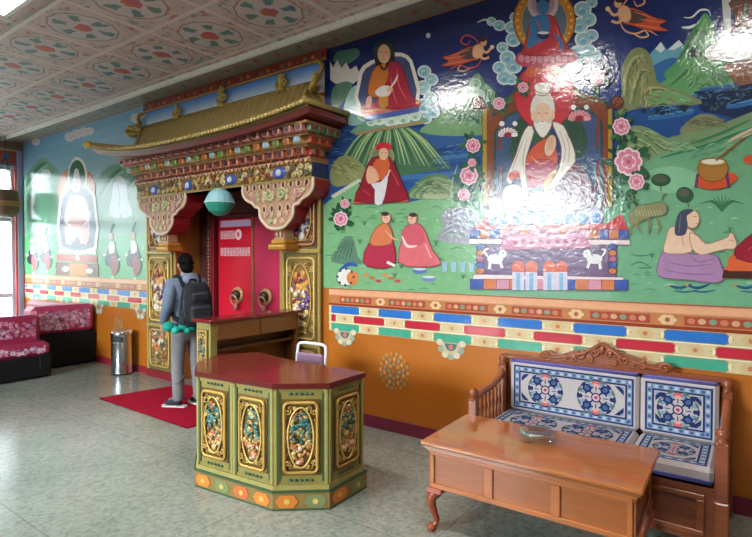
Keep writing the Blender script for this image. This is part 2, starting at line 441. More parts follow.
MR = thing('wall_painting', 'large wall painting of a white-haired sage on a red-backed throne, right of the portal', 'mural', (-1.0, 0, 1.335))
SKY, MEAD = (26, 54, 132), (124, 172, 140)
p = Paint('painted_landscape', MR, .002)
for i in range(10):                                # the painter's sky: darker at the top
    t = i/9; band(p, -3.62, XR-.02, 3.795-.175*(i+1), 3.795-.175*i, tuple(a+(b-a)*t for a, b in zip((16, 30, 92), (36, 84, 160))))
band(p, -3.62, XR-.02, 1.335, 2.1, MEAD)
# far water and slopes, left part
p.P((44, 88, 150), [(322, 118), (360, 120), (440, 132), (500, 120), (500, 205), (322, 215)])
for y, c in ((150, (30, 66, 132)), (158, (70, 120, 172)), (166, (34, 74, 142)), (175, (62, 112, 166)), (183, (40, 84, 146))): p.S(c, 5, [(322, y+8), (380, y+4), (440, y), (500, y-6)], 3)
p.P((112, 158, 110), [(420, 132), (436, 118), (452, 100), (470, 84), (484, 82), (500, 100), (500, 130), (460, 136)], 3)
p.P((80, 136, 100), [(448, 120), (460, 96), (476, 74), (484, 80), (492, 100), (498, 118)], 3)
p.S((160, 196, 150), 2, [(456, 112), (466, 96), (476, 80)], 3); p.S((54, 100, 80), 1.6, [(462, 118), (474, 100), (484, 88)], 3)
# ribbed cliffs under the upper left figure
p.P((72, 112, 84), [(334, 178), (346, 150), (366, 130), (400, 124), (420, 132), (440, 158), (452, 168), (400, 176), (370, 172)])
for i in range(26):
    a = i/25; x1 = 332+a*122; y1 = 180-24*sin(a*PI)*.4-10*a
    p.S([(150, 186, 132), (52, 92, 74), (118, 160, 110), (176, 202, 150)][i % 4], 1.7, [(372+a*38, 128), (372+a*38+(x1-372-a*38)*.45, 142), (x1, y1)], 3)
p.P((140, 146, 96), [(330, 172), (338, 158), (350, 156), (362, 164), (368, 176), (350, 184), (334, 186)], 3)
# meadow edge
p.P((124, 176, 128), [(322, 205), (336, 196), (352, 186), (358, 182), (366, 196), (410, 202), (440, 196), (486, 190), (490, 295), (322, 293)])
for i in range(9): p.E((196, 206, 180), 334+i*3.1, 196-i*1.9, 2.6, 1.8)
# layered knoll
for i, c in enumerate([(92, 128, 96), (138, 160, 122), (104, 138, 100), (156, 172, 132), (112, 146, 108), (168, 182, 144)]):
    q = i*3; p.P(c, [(408+q, 198), (414+q, 186+i*.6), (426+q*.6, 176+i*2.5), (440, 174+i*3), (452-q*.3, 180+i*2.6), (462-q, 198)], 3)
for i in range(7): p.S([(150, 180, 140), (78, 120, 90)][i % 2], 1.6, [(450+i*4, 200), (452+i*4.4, 184), (458+i*4.2, 164+i)], 3)
# lilac rock and grey-green rock
p.P((150, 150, 162), [(438, 240), (444, 226), (441, 214), (452, 208), (464, 206), (476, 214), (480, 232), (474, 244)], 3)
for i in range(5): p.S((118, 114, 140), 1.2, [(442+i*2, 238-i*6), (452+i*3, 232-i*6), (466+i, 236-i*6)], 3); p.S((190, 190, 196), 1, [(443+i*2, 235-i*6), (453+i*3, 229-i*6), (466+i, 233-i*6)], 3)
p.P((96, 130, 108), [(332, 262), (338, 246), (346, 236), (354, 240), (358, 256), (362, 264)], 3)
for i in range(5): p.S((70, 100, 86), 1.2, [(334+i*4, 260), (340+i*3, 248), (346+i*2, 240)], 3)
# right part: peaks, lakes, woods
p.P((36, 78, 142), [(616, 96), (640, 90), (700, 84), (752, 78), (1010, 40), (1010, 190), (616, 150)])
p.P((104, 168, 188), [(643, 66), (650, 54), (656, 48), (661, 42), (667, 50), (679, 40), (684, 46), (676, 62), (664, 74), (648, 76)])
p.P((214, 226, 230), [(655, 49), (661, 42), (665, 49), (661, 53)]).P((214, 226, 230), [(668, 50), (679, 40), (683, 45), (674, 50)])
p.P((50, 104, 160), [(644, 74), (660, 62), (676, 58), (680, 72), (668, 84), (646, 84)], 3)
p.P((86, 154, 98), [(705, 13), (697, 24), (690, 34), (684, 46), (676, 62), (664, 76), (690, 92), (730, 92), (764, 84), (752, 70), (734, 62), (724, 50), (718, 40), (712, 22)], 3)
for q in ([(705, 18), (700, 34), (690, 52), (680, 66)], [(706, 20), (710, 38), (722, 54), (736, 66)], [(703, 34), (704, 52), (696, 70)]): p.S((122, 184, 118), 4, q, 3)
for q in ([(708, 24), (714, 42), (726, 58)], [(698, 30), (690, 44), (678, 60)], [(700, 46), (706, 56), (702, 68), (690, 80)]): p.S((52, 100, 72), 2.2, q, 3)
p.P((36, 62, 60), [(688, 58), (692, 48), (698, 47), (702, 56), (697, 60)], 3)
p.P((98, 164, 104), [(656, 88), (676, 74), (692, 58), (704, 60), (722, 70), (744, 84), (724, 92), (690, 96)], 3)
for q in ([(670, 86), (684, 74), (692, 64)], [(700, 66), (714, 76), (730, 86)], [(688, 88), (698, 78)]): p.S((56, 110, 76), 2.2, q, 3)
p.P((30, 50, 88), [(694, 92), (716, 88), (752, 82), (820, 70), (820, 112), (740, 120), (700, 110)])
for i in range(70):
    x = p.rr.uniform(698, 800); y = p.rr.uniform(90, 112)-(x-700)*.14; p.E(p.rr.choice([(58, 96, 82), (24, 40, 70), (84, 112, 130), (44, 76, 90)]), x, y, p.rr.uniform(1.2, 2.6), n=8)
for q in ([(630, 108), (664, 102), (698, 96)], [(648, 119), (672, 115), (694, 112)], [(726, 108), (752, 102), (780, 94)], [(700, 90), (730, 86), (760, 78)]): p.S((52, 112, 172), 6, q, 3); p.S((96, 150, 190), 1.5, [(a, b-2) for a, b in q], 3)
for i in range(24):
    x = p.rr.uniform(640, 690); p.E(p.rr.choice([(28, 50, 62), (60, 92, 76)]), x, 112-(x-640)*.16+p.rr.uniform(-2, 5), p.rr.uniform(1.5, 3), n=8)
p.P((128, 138, 96), [(618, 116), (622, 92), (621, 72), (627, 56), (636, 48), (646, 50), (652, 60), (655, 72), (660, 84), (688, 94), (702, 104), (664, 106), (632, 110)], 3)
for q in ([(624, 96), (626, 74), (634, 58), (644, 56)], [(630, 104), (634, 84), (640, 70), (650, 72)], [(640, 104), (646, 90), (660, 88), (680, 96)], [(648, 106), (662, 96), (690, 102)]): p.S((172, 172, 120), 2.6, q, 3); p.S((88, 110, 74), 1.6, [(a+3, b+2) for a, b in q], 3)
p.P((112, 168, 112), [(646, 96), (658, 90), (676, 92), (692, 100), (676, 104), (650, 104)], 3)
p.P((132, 138, 104), [(680, 132), (690, 120), (702, 114), (716, 116), (730, 124), (752, 116), (790, 100), (800, 130), (700, 142)], 3)
p.P((124, 152, 112), [(614, 172), (618, 146), (628, 128), (642, 126), (656, 132), (668, 138), (682, 134), (712, 128), (752, 112), (1010, 20), (1010, 240), (614, 260)], 2)
for q in ([(618, 150), (630, 140), (648, 146), (660, 158)], [(622, 160), (638, 152), (654, 164)], [(630, 132), (646, 136), (664, 150), (684, 152)]): p.S((92, 124, 84), 1.8, q, 3); p.S((170, 182, 140), 1.4, [(a, b-2.4) for a, b in q], 3)
p.P((112, 168, 130), [(614, 190), (632, 172), (658, 156), (690, 148), (720, 138), (752, 124), (1010, 40), (1010, 420), (614, 300)], 2)
for q in ([(660, 158), (690, 150), (716, 142)], [(690, 144), (720, 134), (750, 120)], [(700, 150), (726, 138), (752, 128)]): p.S((64, 128, 92), 3, q, 3)
p.S((216, 190, 160), 3, [(728, 142), (742, 134), (760, 126)], 3)
p.P((134, 190, 150), [(640, 176), (672, 166), (700, 176), (690, 190), (660, 192)], 3)
# plants in the meadow
p.E((40, 84, 66), 661, 180, 10, 6.5).E((74, 92, 70), 660, 179, 7, 4).S((60, 60, 50), 1.6, [(661, 184), (661, 191)])
p.E((46, 90, 66), 685, 195, 9, 8, 20).E((92, 92, 76), 684, 193, 5.5, 4).S((60, 60, 50), 1.4, [(687, 200), (689, 207)])
for i in range(11): p.S((64, 116, 84), 1.4, [(722, 212), (722+(i-5)*2, 203-abs(i-5)*.2), (722+(i-5)*4.4, 194+abs(i-5)*2)], 3)
for q in ([(630, 254), (640, 256), (654, 254)], [(630, 266), (640, 262), (652, 268)], [(638, 268), (652, 268)]): p.S((64, 120, 104), 1.4, q, 3)
for (x, c) in ((672, (44, 84, 132)), (690, (40, 78, 124)), (738, (46, 88, 136))):
    p.S(c, 3, [(x-4, 285), (x+8, 288), (x+20, 284)], 3); p.S(c, 1.6, [(x+2, 291), (x+14, 292), (x+26, 290)], 3); p.E((196, 130, 60), x-3, 285, 1.6)
for x, y, c in ((420, 271, (88, 120, 176)), (429, 279, (120, 136, 186))): p.E(c, x, y, 7, 3); p.E((196, 206, 214), x, y-2, 6.4, 1.3)
for i in range(170):                              # tufts and brush marks in the meadow
    x = p.rr.uniform(328, 790); y = p.rr.uniform(206, 290)
    if 474 < x < 626 or (x > 626 and y < 170): continue
    c = p.rr.choice([(92, 148, 112), (136, 190, 148), (80, 136, 104), (150, 196, 160)]); w_ = p.rr.uniform(2, 7)
    p.S(c, p.rr.uniform(.8, 1.6), [(x-w_, y+.6), (x, y-.6), (x+w_, y+.5)])
for i in range(26):
    x = p.rr.uniform(330, 740); y = p.rr.uniform(212, 284)
    if 466 < x < 634: continue
    for j in range(4): p.S((70, 124, 88), .9, [(x, y+3), (x+(j-1.5)*1.6, y-2)])
for i in range(6): p.E([(206, 138, 66), (190, 110, 60), (196, 80, 84)][i % 3], 366+i*6.4, 275+(i % 3)*3, 3, 1.6)
for i in range(4): p.P((150, 186, 204), [(442+i*9, 262), (448+i*9, 262), (447+i*9, 272), (443+i*9, 272)])
p.E((226, 222, 214), 346, 277, 9, 9, o=(70, 80, 90)).E((212, 128, 72), 353, 278, 6, 7).S((50, 90, 160), 4, [(340, 270), (350, 264), (358, 266)], 3)
for i in range(8): p.E((60, 66, 90), 346+8*cos(i*.8), 277+8*sin(i*.8), 1.3, n=8)
p.done()

CL = [.0112]
def cl(name='painted_cloud'):
    CL[0] += .0002; return Paint(name, MR, CL[0])
LB, WH = (142, 188, 200), (212, 226, 226)
p = cl()
p.cloud([(505, 78, 8), (500, 68, 7), (508, 58, 8), (503, 48, 6), (514, 40, 8), (512, 28, 7), (516, 18, 6), (514, 66, 9), (512, 80, 6), (500, 26, 6), (492, 22, 5)], LB, WH, (110, 160, 190))
p.done(); p = cl()
p.cloud([(583, 10, 9), (592, 3, 6), (580, 26, 9), (589, 20, 8), (584, 40, 9), (592, 36, 7), (578, 54, 9), (589, 52, 8), (596, 56, 6), (575, 66, 8)], LB, WH, (110, 160, 190))
p.done(); p = cl()
p.cloud([(425, 72, 7), (432, 80, 7), (424, 88, 8), (431, 98, 7), (424, 106, 8), (434, 112, 7), (426, 118, 7)], LB, WH, (120, 168, 180))
p.done(); p = cl()
p.cloud([(476, 84, 6), (470, 92, 7), (462, 100, 6), (478, 96, 8), (486, 106, 7), (450, 104, 6)], (120, 170, 140), (176, 206, 190), (80, 130, 100))
p.done(); p = cl('painted_cloud_wisps')
p.S(WH, 2, [(478, 23), (486, 20), (492, 24), (498, 22)], 3); p.S(WH, 2, [(684, 18), (692, 18), (700, 11), (708, 11), (711, 17)], 3); p.S(WH, 3, [(682, 28), (690, 28), (696, 25)], 3)
p.done(); p = cl('painted_cloud_tree')
# pale tree-shaped cloud at the left edge, cloud under the upper left figure
p.P((72, 116, 106), [(334, 60), (338, 52), (348, 50), (358, 49), (360, 56), (350, 64), (340, 66)], 3)
p.P((214, 206, 202), [(331, 62), (334, 68), (338, 60), (342, 68), (347, 63), (351, 70), (357, 66), (362, 78), (354, 84), (346, 84), (336, 84), (331, 80)])
p.P((86, 126, 108), [(332, 100), (334, 88), (344, 82), (353, 84), (350, 96), (342, 104), (336, 110)], 3)
p.P((150, 196, 190), [(344, 110), (350, 92), (358, 86), (362, 104), (372, 118), (356, 126), (346, 122)], 3)
p.done(); p = cl()
p.P((108, 164, 132), [(354, 134), (362, 124), (380, 116), (410, 112), (424, 118), (424, 124)], 3)
p.cloud([(380, 119, 7), (388, 113, 7), (397, 113, 7), (404, 119, 7), (392, 120, 8), (364, 116, 6), (416, 116, 6), (372, 122, 5)], (196, 220, 204), (226, 234, 228), (130, 186, 150))
p.S((166, 140, 104), 3, [(356, 134), (390, 128), (424, 122)], taper=False); p.E((206, 216, 230), 429, 36, 2.2, 2.6)
p.done(); p = cl('painted_waterfall')
# waterfall and white puffs at the right edge
p.P((206, 210, 206), [(722, 0), (731, 0), (731, 40), (742, 52), (770, 40), (770, 58), (748, 64), (726, 62), (706, 58), (705, 50), (718, 42), (724, 30)])
p.cloud([(724, 48, 8), (734, 44, 8), (744, 42, 9), (714, 54, 7), (730, 56, 7), (748, 54, 8), (760, 46, 10)], (206, 208, 206), (226, 228, 226))
p.P((128, 82, 62), [(724, 66), (740, 62), (760, 58), (790, 50), (790, 78), (752, 84), (738, 86), (730, 76)], 3)
for i in range(6): p.S((168, 120, 84), 1.6, [(728+i*8, 68-i), (734+i*8, 74), (736+i*8, 82)], 3)
p.P((108, 70, 56), [(733, 0), (800, -10), (800, 30), (752, 34), (738, 30), (734, 14)], 3); p.S((190, 80, 66), 2.4, [(740, 6), (738, 20), (730, 34)], 3); p.S((96, 130, 84), 3, [(746, 4), (742, 22)])
p.done()

def flyer(cx, cy, k, flip, robe, sash):
    p = Paint('painted_flying_figure', MR, .0137)
    def T(pts): return [(cx+(x*flip)*k, cy+y*k) for x, y in pts]
    p.S(sash, 2.2*k, T([(14, -6), (6, -18), (-6, -22), (-12, -14), (-4, -10), (0, -16)]), 4); p.S(sash, 2*k, T([(16, 4), (10, 16), (-2, 20), (-14, 16), (-26, 22)]), 4)
    p.P(robe, T([(10, -4), (2, -8), (-10, -4), (-22, 2), (-36, 6), (-28, 11), (-38, 17), (-22, 17), (-10, 15), (2, 11), (12, 8)]), 3, o=(90, 30, 30), w=.7)
    p.P((86, 68, 66), T([(4, -6), (-6, -4), (-14, 2), (-8, 8), (4, 8), (9, 0)]), 3)
    for q in ([(-2, 10), (-14, 12), (-30, 15)], [(-6, 4), (-18, 6), (-33, 8)], [(0, -4), (-12, 0), (-24, 4)]): p.S((226, 130, 100), 1.2*k, T(q), 3)
    p.P((228, 176, 136), T([(4, -7), (12, -11), (17, -6), (16, 3), (9, 8), (3, 4)]), 3, o=(176, 96, 70), w=.7)
    p.S((228, 176, 136), 3.2*k, T([(13, -4), (21, 0), (27, -6)]), 3, False); p.S((228, 176, 136), 3*k, T([(9, 2), (17, 8), (24, 6)]), 3, False); p.E((236, 210, 170), cx+28*k*flip, cy-7*k, 2.6*k)
    p.E((228, 176, 136), cx+17*k*flip, cy-13*k, 4.2*k, 5*k, o=(170, 100, 76)); p.E((50, 36, 40), cx+15.6*k*flip, cy-16.4*k, 4.4*k, 3*k); p.E((50, 36, 40), cx+14*k*flip, cy-20*k, 2*k)
    p.S((226, 178, 140), 2*k, T([(-12, 16), (-16, 22), (-8, 24), (0, 20)]), 3); return p.done()
flyer(471, 53, .78, 1, (196, 84, 66), (198, 72, 76)); flyer(634, 16, .92, -1, (200, 82, 50), (226, 168, 124))

def hatch(p, cx, cy, rx, ry, ang, n, cols, ln=6, w=1.1, bend=.3):
    for i in range(n):
        a = p.rr.uniform(0, 6.28); d = math.sqrt(p.rr.random()); x, y = cx+rx*d*cos(a), cy+ry*d*sin(a); t = math.radians(ang+p.rr.uniform(-18, 18)); l = ln*p.rr.uniform(.5, 1.2)
        p.S(p.rr.choice(cols), w*p.rr.uniform(.6, 1.3), [(x-l*cos(t), y-l*sin(t)), (x+bend*l*sin(t), y-bend*l*cos(t)), (x+l*cos(t), y+l*sin(t))], 2)
p = Paint('painted_brushwork', MR, .0106); p.step = .000005; G1 = [(60, 112, 80), (132, 190, 126), (96, 150, 100), (154, 200, 140)]; G2 = [(170, 170, 116), (94, 108, 70), (150, 152, 100), (192, 186, 140)]
hatch(p, 700, 66, 20, 22, 118, 46, G1); hatch(p, 716, 80, 24, 8, 40, 24, G1); hatch(p, 700, 40, 9, 14, 112, 22, G1, 5); hatch(p, 640, 80, 12, 24, 100, 40, G2, 5); hatch(p, 664, 98, 22, 7, 14, 20, G2, 5)
hatch(p, 650, 140, 28, 9, 18, 30, [(92, 124, 84), (166, 182, 140), (120, 150, 108)], 6); hatch(p, 708, 124, 20, 6, 10, 20, [(150, 154, 116), (100, 108, 84)], 5); hatch(p, 700, 150, 40, 8, -14, 30, [(84, 148, 108), (140, 192, 148)], 7)
hatch(p, 474, 106, 20, 20, 118, 46, [(66, 118, 90), (150, 190, 146), (104, 160, 116)], 5); hatch(p, 346, 168, 13, 11, 30, 24, [(170, 172, 120), (104, 116, 78)], 4)
hatch(p, 460, 160, 30, 16, -6, 40, [(98, 150, 190), (28, 62, 124), (70, 118, 170)], 7, .8); hatch(p, 340, 140, 13, 16, -4, 16, [(98, 150, 190), (28, 62, 124)], 5, .8); hatch(p, 660, 110, 32, 6, -8, 18, [(110, 160, 196), (24, 60, 120)], 6, .8); hatch(p, 740, 98, 40, 10, -12, 26, [(90, 136, 170), (22, 40, 80)], 6, .8)
hatch(p, 436, 187, 20, 9, 0, 30, [(80, 116, 84), (176, 190, 150)], 5, .9, .5)
for cx, cy, rx, ry in ((606, 150, 5, 30), (490, 150, 4, 30), (478, 116, 6, 10), (622, 148, 6, 12), (616, 186, 6, 14), (476, 182, 6, 20), (632, 200, 7, 8)):
    for i in range(26): p.E(p.rr.choice([(36, 84, 58), (58, 110, 74), (28, 64, 50), (84, 134, 92)]), cx+p.rr.gauss(0, rx*.6), cy+p.rr.gauss(0, ry*.55), 2.6, 1.2, p.rr.uniform(0, 180), n=8)
tag(p.done(), kind='stuff')

# blue seated figure above the throne
p = Paint('painted_blue_seated_figure', MR, .0138)
p.E((202, 128, 44), 545, 21, 31, 34, o=(120, 66, 30), w=1.2)
for i in range(28): a = i*2*PI/28; p.E((224, 178, 84), 545+27*cos(a), 21+30*sin(a), 1.6, n=8)
p.E((92, 112, 126), 545, 23, 23, 27, o=(206, 150, 70), w=1).E((206, 184, 192), 543.5, 5, 15.5, 16).E((176, 140, 160), 543.5, 5, 11.5, 12)
p.P((186, 72, 92), [(516, 62), (522, 52), (545, 49), (572, 50), (578, 60), (566, 66), (530, 68)], 3)
for i in range(9): p.E((212, 132, 150), 522+i*6.2, 59+(i % 2), 3.4, 4.2, o=(150, 50, 70), w=.6)
p.P((188, 46, 58), [(526, 44), (530, 26), (536, 17), (551, 16), (557, 22), (562, 36), (568, 50), (556, 56), (530, 56), (522, 52)], 3, o=(110, 26, 34))
p.P((54, 116, 168), [(533, 18), (547, 16), (551, 26), (546, 40), (534, 46), (527, 50), (530, 34)], 3); p.S((206, 80, 80), 1.4, [(536, 20), (542, 32), (538, 46)], 3); p.S((226, 110, 90), 1.2, [(556, 26), (560, 40), (556, 50)], 3)
p.E((54, 116, 168), 543.5, 7, 6.6, 8.4).P((26, 32, 66), [(537, 4), (538, -3), (543.5, -6), (549, -3), (550, 4), (543.5, 0)], 3).E((26, 32, 66), 543.5, -6, 3, 3)
p.S((24, 30, 60), .8, [(540.6, 6), (542.4, 6.4)], taper=False); p.S((24, 30, 60), .8, [(544.8, 6.4), (546.6, 6)], taper=False); p.S((150, 60, 80), .8, [(541.6, 11.5), (545.4, 11.5)])
p.E((30, 44, 90), 544, 36, 6, 4).E((220, 226, 230), 544, 33.5, 5.6, 1.4).S((54, 116, 168), 4, [(555, 34), (562, 44), (560, 52)], 3); p.done()

# throne
p = Paint('painted_throne', MR, .014)
p.P((128, 62, 36), [(485, 208), (485, 116), (494, 106), (510, 98), (522, 86), (533, 70), (545, 61), (556, 68), (568, 84), (584, 94), (602, 100), (611, 110), (611, 208)], 0, o=(74, 90, 52), w=2)
p.S((86, 108, 60), 3, [(496, 108), (514, 100), (528, 84), (545, 65), (562, 82), (580, 96), (604, 104)], 3)
p.P((58, 82, 120), [(495, 206), (496, 132), (508, 116), (526, 108), (566, 106), (590, 110), (602, 122), (603, 206)], 0, o=(38, 70, 56), w=2.4)
p.P((44, 74, 58), [(512, 140), (520, 118), (534, 110), (530, 150), (514, 170)], 3).P((44, 74, 58), [(560, 112), (578, 116), (588, 140), (582, 160), (572, 150)], 3)
for q in ((500, 200), (500, 150), (597, 150), (597, 195)): p.S((120, 58, 40), 4, [(q[0], q[1]), (q[0]+2, q[1]-34)])
p.E((198, 48, 62), 545, 96, 30, 33, o=(150, 40, 44), w=1.5).P((206, 84, 52), [(526, 72), (536, 64), (545, 62), (556, 65), (564, 74), (558, 78), (545, 72), (532, 78)], 3)
for x in (485.5, 610.5):
    p.P((172, 142, 46), [(x-2.2, 108), (x+2.2, 108), (x+2.2, 206), (x-2.2, 206)], 0, o=(96, 84, 36), w=.7)
    p.E((92, 44, 36), x+(-7 if x < 500 else 7), 103, 6.5, o=(60, 30, 30)); p.S((150, 84, 60), 1.6, spiral((x+(-7 if x < 500 else 7), 103), 5, 1.4, 0, 1 if x < 500 else -1), 0, False)
    p.S((92, 44, 36), 4, [(x-4, 108), (x+6, 106)], taper=False)
for x, y, r, c in ((508.6, 135, 10, (226, 222, 224)), (580, 118.7, 11.5, (224, 150, 156))):
    for i in range(9): a = PI+i*PI/8; p.E(c, x+cos(a)*r*.62, y+sin(a)*r*.35, r*.40, r*.24, math.degrees(a), o=(120, 70, 80), w=.5)
    p.E((150, 34, 52), x, y, r*.38, r*.26); p.E((230, 226, 226), x-6, y-11, 2.6).E((230, 226, 226), x+7, y-11, 2.4); p.S((40, 90, 60), 1.4, [(x, y+3), (x+2, y+16), (x-2, y+26)], 3)
# lotus seat
p.P((206, 212, 220), [(490, 197), (500, 204), (545, 209), (594, 203), (602, 196), (600, 210), (590, 222), (500, 224), (491, 212)], 3)
for i in range(9):
    x = 492+i*13; y = 217+1.5*cos(i); p.E((190, 170, 214), x, y, 8, 9, o=(90, 60, 110)); p.E((72, 116, 190), x, y+1, 5.6, 6.6, o=(210, 220, 236), w=.8)
p.S((226, 228, 222), 4, [(490, 198), (520, 206), (545, 208), (576, 205), (602, 195)], 3)
# plinth
def tier(x0, x1, y0, y1, sl, cols):
    n = len(cols)
    for i, c in enumerate(cols):
        a = x0+(x1-x0)*i/n; b = x0+(x1-x0)*(i+1)/n; p.P(c, [(a, y0+(a-470)*sl), (b, y0+(b-470)*sl), (b, y1+(b-470)*sl), (a, y1+(a-470)*sl)], 0, o=(92, 60, 92), w=.6)
BL, OGE, PK, MG = (60, 86, 164), (204, 120, 76), (206, 140, 160), (176, 88, 126)
p.P((112, 84, 122), [(478, 226), (618, 226), (616, 288), (478, 286)])
p.P((196, 62, 64), [(470, 232), (487, 216), (492, 230)]).P((196, 62, 64), [(600, 228), (622, 214), (629, 231)]); p.P((200, 84, 84), [(490, 226), (604, 224), (606, 234), (488, 234)])
tier(471, 629, 229, 238, .006, [BL, OGE, BL, PK, MG, OGE, PK, MG, PK, OGE, MG, PK, OGE, BL, OGE, BL])
tier(470, 630, 239, 244, .006, [(226, 206, 208)])
tier(474, 624, 274, 279, .02, [(226, 206, 208)]); tier(471, 628, 279, 289, .006, [BL, OGE, PK, OGE, BL, PK, OGE, BL, OGE, PK, OGE, BL])
for x in (481, 613):
    for i in range(5): p.E([BL, OGE, MG][i % 3], x, 247+i*6, 4.2, 3.2, o=(60, 40, 70))
p.P((186, 102, 136), [(505, 234), (585, 233), (592, 248), (500, 250)], 0, o=(130, 60, 90)); p.P((206, 142, 168), [(512, 236), (578, 235), (572, 246), (518, 247)])
for i in range(8): p.E((160, 70, 110), 516+i*8.4, 242, 2.6)
def lion(x, y, f):
    W = (224, 222, 222)
    p.E(W, x, y, 8, 5).E(W, x+7*f, y-5, 4.4); p.S(W, 3, [(x-5*f, y+3), (x-6*f, y+10)], taper=False); p.S(W, 3, [(x+5*f, y+3), (x+7*f, y+9)], taper=False); p.S(W, 2.4, [(x-7*f, y-2), (x-11*f, y-8), (x-7*f, y-10)], 3); p.S((90, 150, 150), 1.6, [(x+4*f, y-8), (x+2*f, y-3)]); p.E((50, 50, 60), x+8*f, y-6, .8, n=8)
lion(496, 259, 1); lion(595, 259, -1)
for x, c in ((519, (212, 96, 72)), (532, (216, 104, 76)), (550, (216, 100, 72)), (562, (206, 92, 72))): p.E(c, x, 268, 6.4, 7.5); p.P((206, 196, 214), [(x-6, 272), (x+6, 272), (x+6, 290), (x-6, 290)]).P((128, 172, 206), [(x-2, 273), (x+2, 273), (x+2, 290), (x-2, 290)])
p.done()

# the sage
p = Paint('painted_white_haired_sage', MR, .0185)
SK, IV, OLN = (230, 190, 162), (226, 220, 208), (120, 104, 96)
p.P((108, 58, 72), [(503, 202), (508, 188), (526, 184), (556, 172), (578, 164), (590, 180), (597, 198), (590, 208), (545, 212), (510, 209)], 3, o=(70, 34, 46))
for q in ([(560, 176), (574, 186), (584, 200)], [(550, 184), (560, 196), (566, 206)], [(572, 170), (586, 184), (592, 198)]): p.S((148, 88, 100), 1.8, q, 3)
p.P((44, 62, 112), [(530, 130), (545, 134), (556, 129), (563, 148), (561, 170), (550, 187), (526, 190), (524, 160)], 2)
p.P((48, 88, 60), [(535, 132), (553, 132), (550, 146), (544, 156), (535, 148)], 2)
p.P((206, 84, 54), [(527, 168), (530, 152), (540, 142), (550, 138), (557, 150), (558, 168), (546, 176)], 2, o=(130, 40, 40)); p.P((172, 66, 92), [(526, 168), (540, 160), (557, 164), (556, 184), (540, 188), (526, 186)], 2, o=(110, 34, 56))
p.P((204, 160, 96), [(545, 180), (556, 170), (560, 178), (552, 192), (545, 192)], 2); p.S((232, 140, 90), 1.4, [(532, 156), (540, 164), (552, 160)], 3); p.S((230, 130, 120), 1.2, [(530, 176), (542, 180), (554, 176)], 3)
p.P(IV, [(529, 126), (522, 138), (517, 154), (511, 168), (507, 180), (513, 185), (520, 175), (524, 196), (529, 198), (527, 176), (527, 158), (535, 132)], 2, o=OLN, w=.9)
p.P(IV, [(553, 122), (564, 126), (569, 136), (574, 147), (576, 162), (566, 174), (554, 189), (549, 187), (560, 168), (562, 148), (557, 134)], 2, o=OLN, w=.9)
for q in ([(524, 140), (518, 156), (513, 170)], [(528, 140), (524, 158), (525, 176)], [(566, 134), (570, 148), (569, 162)], [(560, 130), (566, 150), (562, 172)]): p.S((176, 168, 160), 1.1, q, 3)
p.E((190, 64, 56), 515, 176, 6, 5, -30).E((48, 66, 112), 517, 182, 5, 3, -30)
p.E(SK, 551, 146, 5.6, 11, 14, o=(150, 96, 76))
for i in range(4): p.S((172, 116, 92), .7, [(549+i*1.6, 138-i*.4), (548.6+i*1.7, 150)])
p.E((232, 206, 180), 514, 193, 10, 8.5, o=(150, 110, 90)); p.E((236, 222, 206), 508, 197, 5, 6).E((236, 222, 206), 519, 199, 6, 6)
p.E((222, 216, 206), 543.5, 110, 12.5, 18, o=OLN); p.E((228, 222, 212), 543, 91, 7, 8); p.P((230, 226, 216), [(537, 92), (535, 86), (539, 84), (543, 88), (547, 83), (551, 86), (549, 94)], 2, o=OLN, w=.7); p.S((150, 120, 110), 1.4, [(537.4, 95), (543.5, 96.4), (549.6, 95)], 3)
p.E(SK, 543.6, 114.5, 8.6, 11.4)
p.S((206, 200, 190), 1.4, [(537.6, 111), (541.8, 110.2)]); p.S((206, 200, 190), 1.4, [(545.4, 110.2), (549.8, 111)]); p.S((84, 56, 50), 1, [(538.2, 113.6), (541.6, 113.8)]); p.S((84, 56, 50), 1, [(545.6, 113.8), (549, 113.6)]); p.S((196, 140, 112), 1, [(543.4, 113), (542.8, 117.6), (544.6, 118)])
p.P((232, 228, 220), [(534.6, 116), (537, 124), (541, 120.5), (543.6, 119.6), (546.4, 120.5), (550.4, 124), (552.6, 116), (552, 126), (548, 134), (543.6, 138), (539, 134), (535, 126)], 2, o=(176, 168, 160), w=.7); p.S((190, 80, 80), 1.1, [(541.8, 121.6), (545.4, 121.6)], taper=False)
p.E(SK, 533.6, 116, 1.8, 5).E(SK, 553.8, 115, 1.8, 5); p.done()

for q, (x, y, r) in enumerate(((470, 176, 9), (465, 195, 6), (474, 146, 7), (473, 163, 4), (629, 162, 13.5), (637, 182, 8), (622, 127, 8.5), (342, 219, 7), (346, 204, 4.5), (500, 104, 6), (598, 78, 8), (524, 88, 5))):
    p = Paint('painted_peony', MR, .0179+q*.0002); p.rr = random.Random(q)
    for i in range(int(r*1.2)):
        a = p.rr.uniform(0, 6.28); d = r*p.rr.uniform(1.0, 1.9)
        p.E(p.rr.choice([(38, 84, 58), (52, 106, 72), (30, 66, 54)]), x+d*cos(a)*.8, y+d*sin(a), 4.0, 1.9, math.degrees(a), n=10)
    p.peony(x, y, r).done()

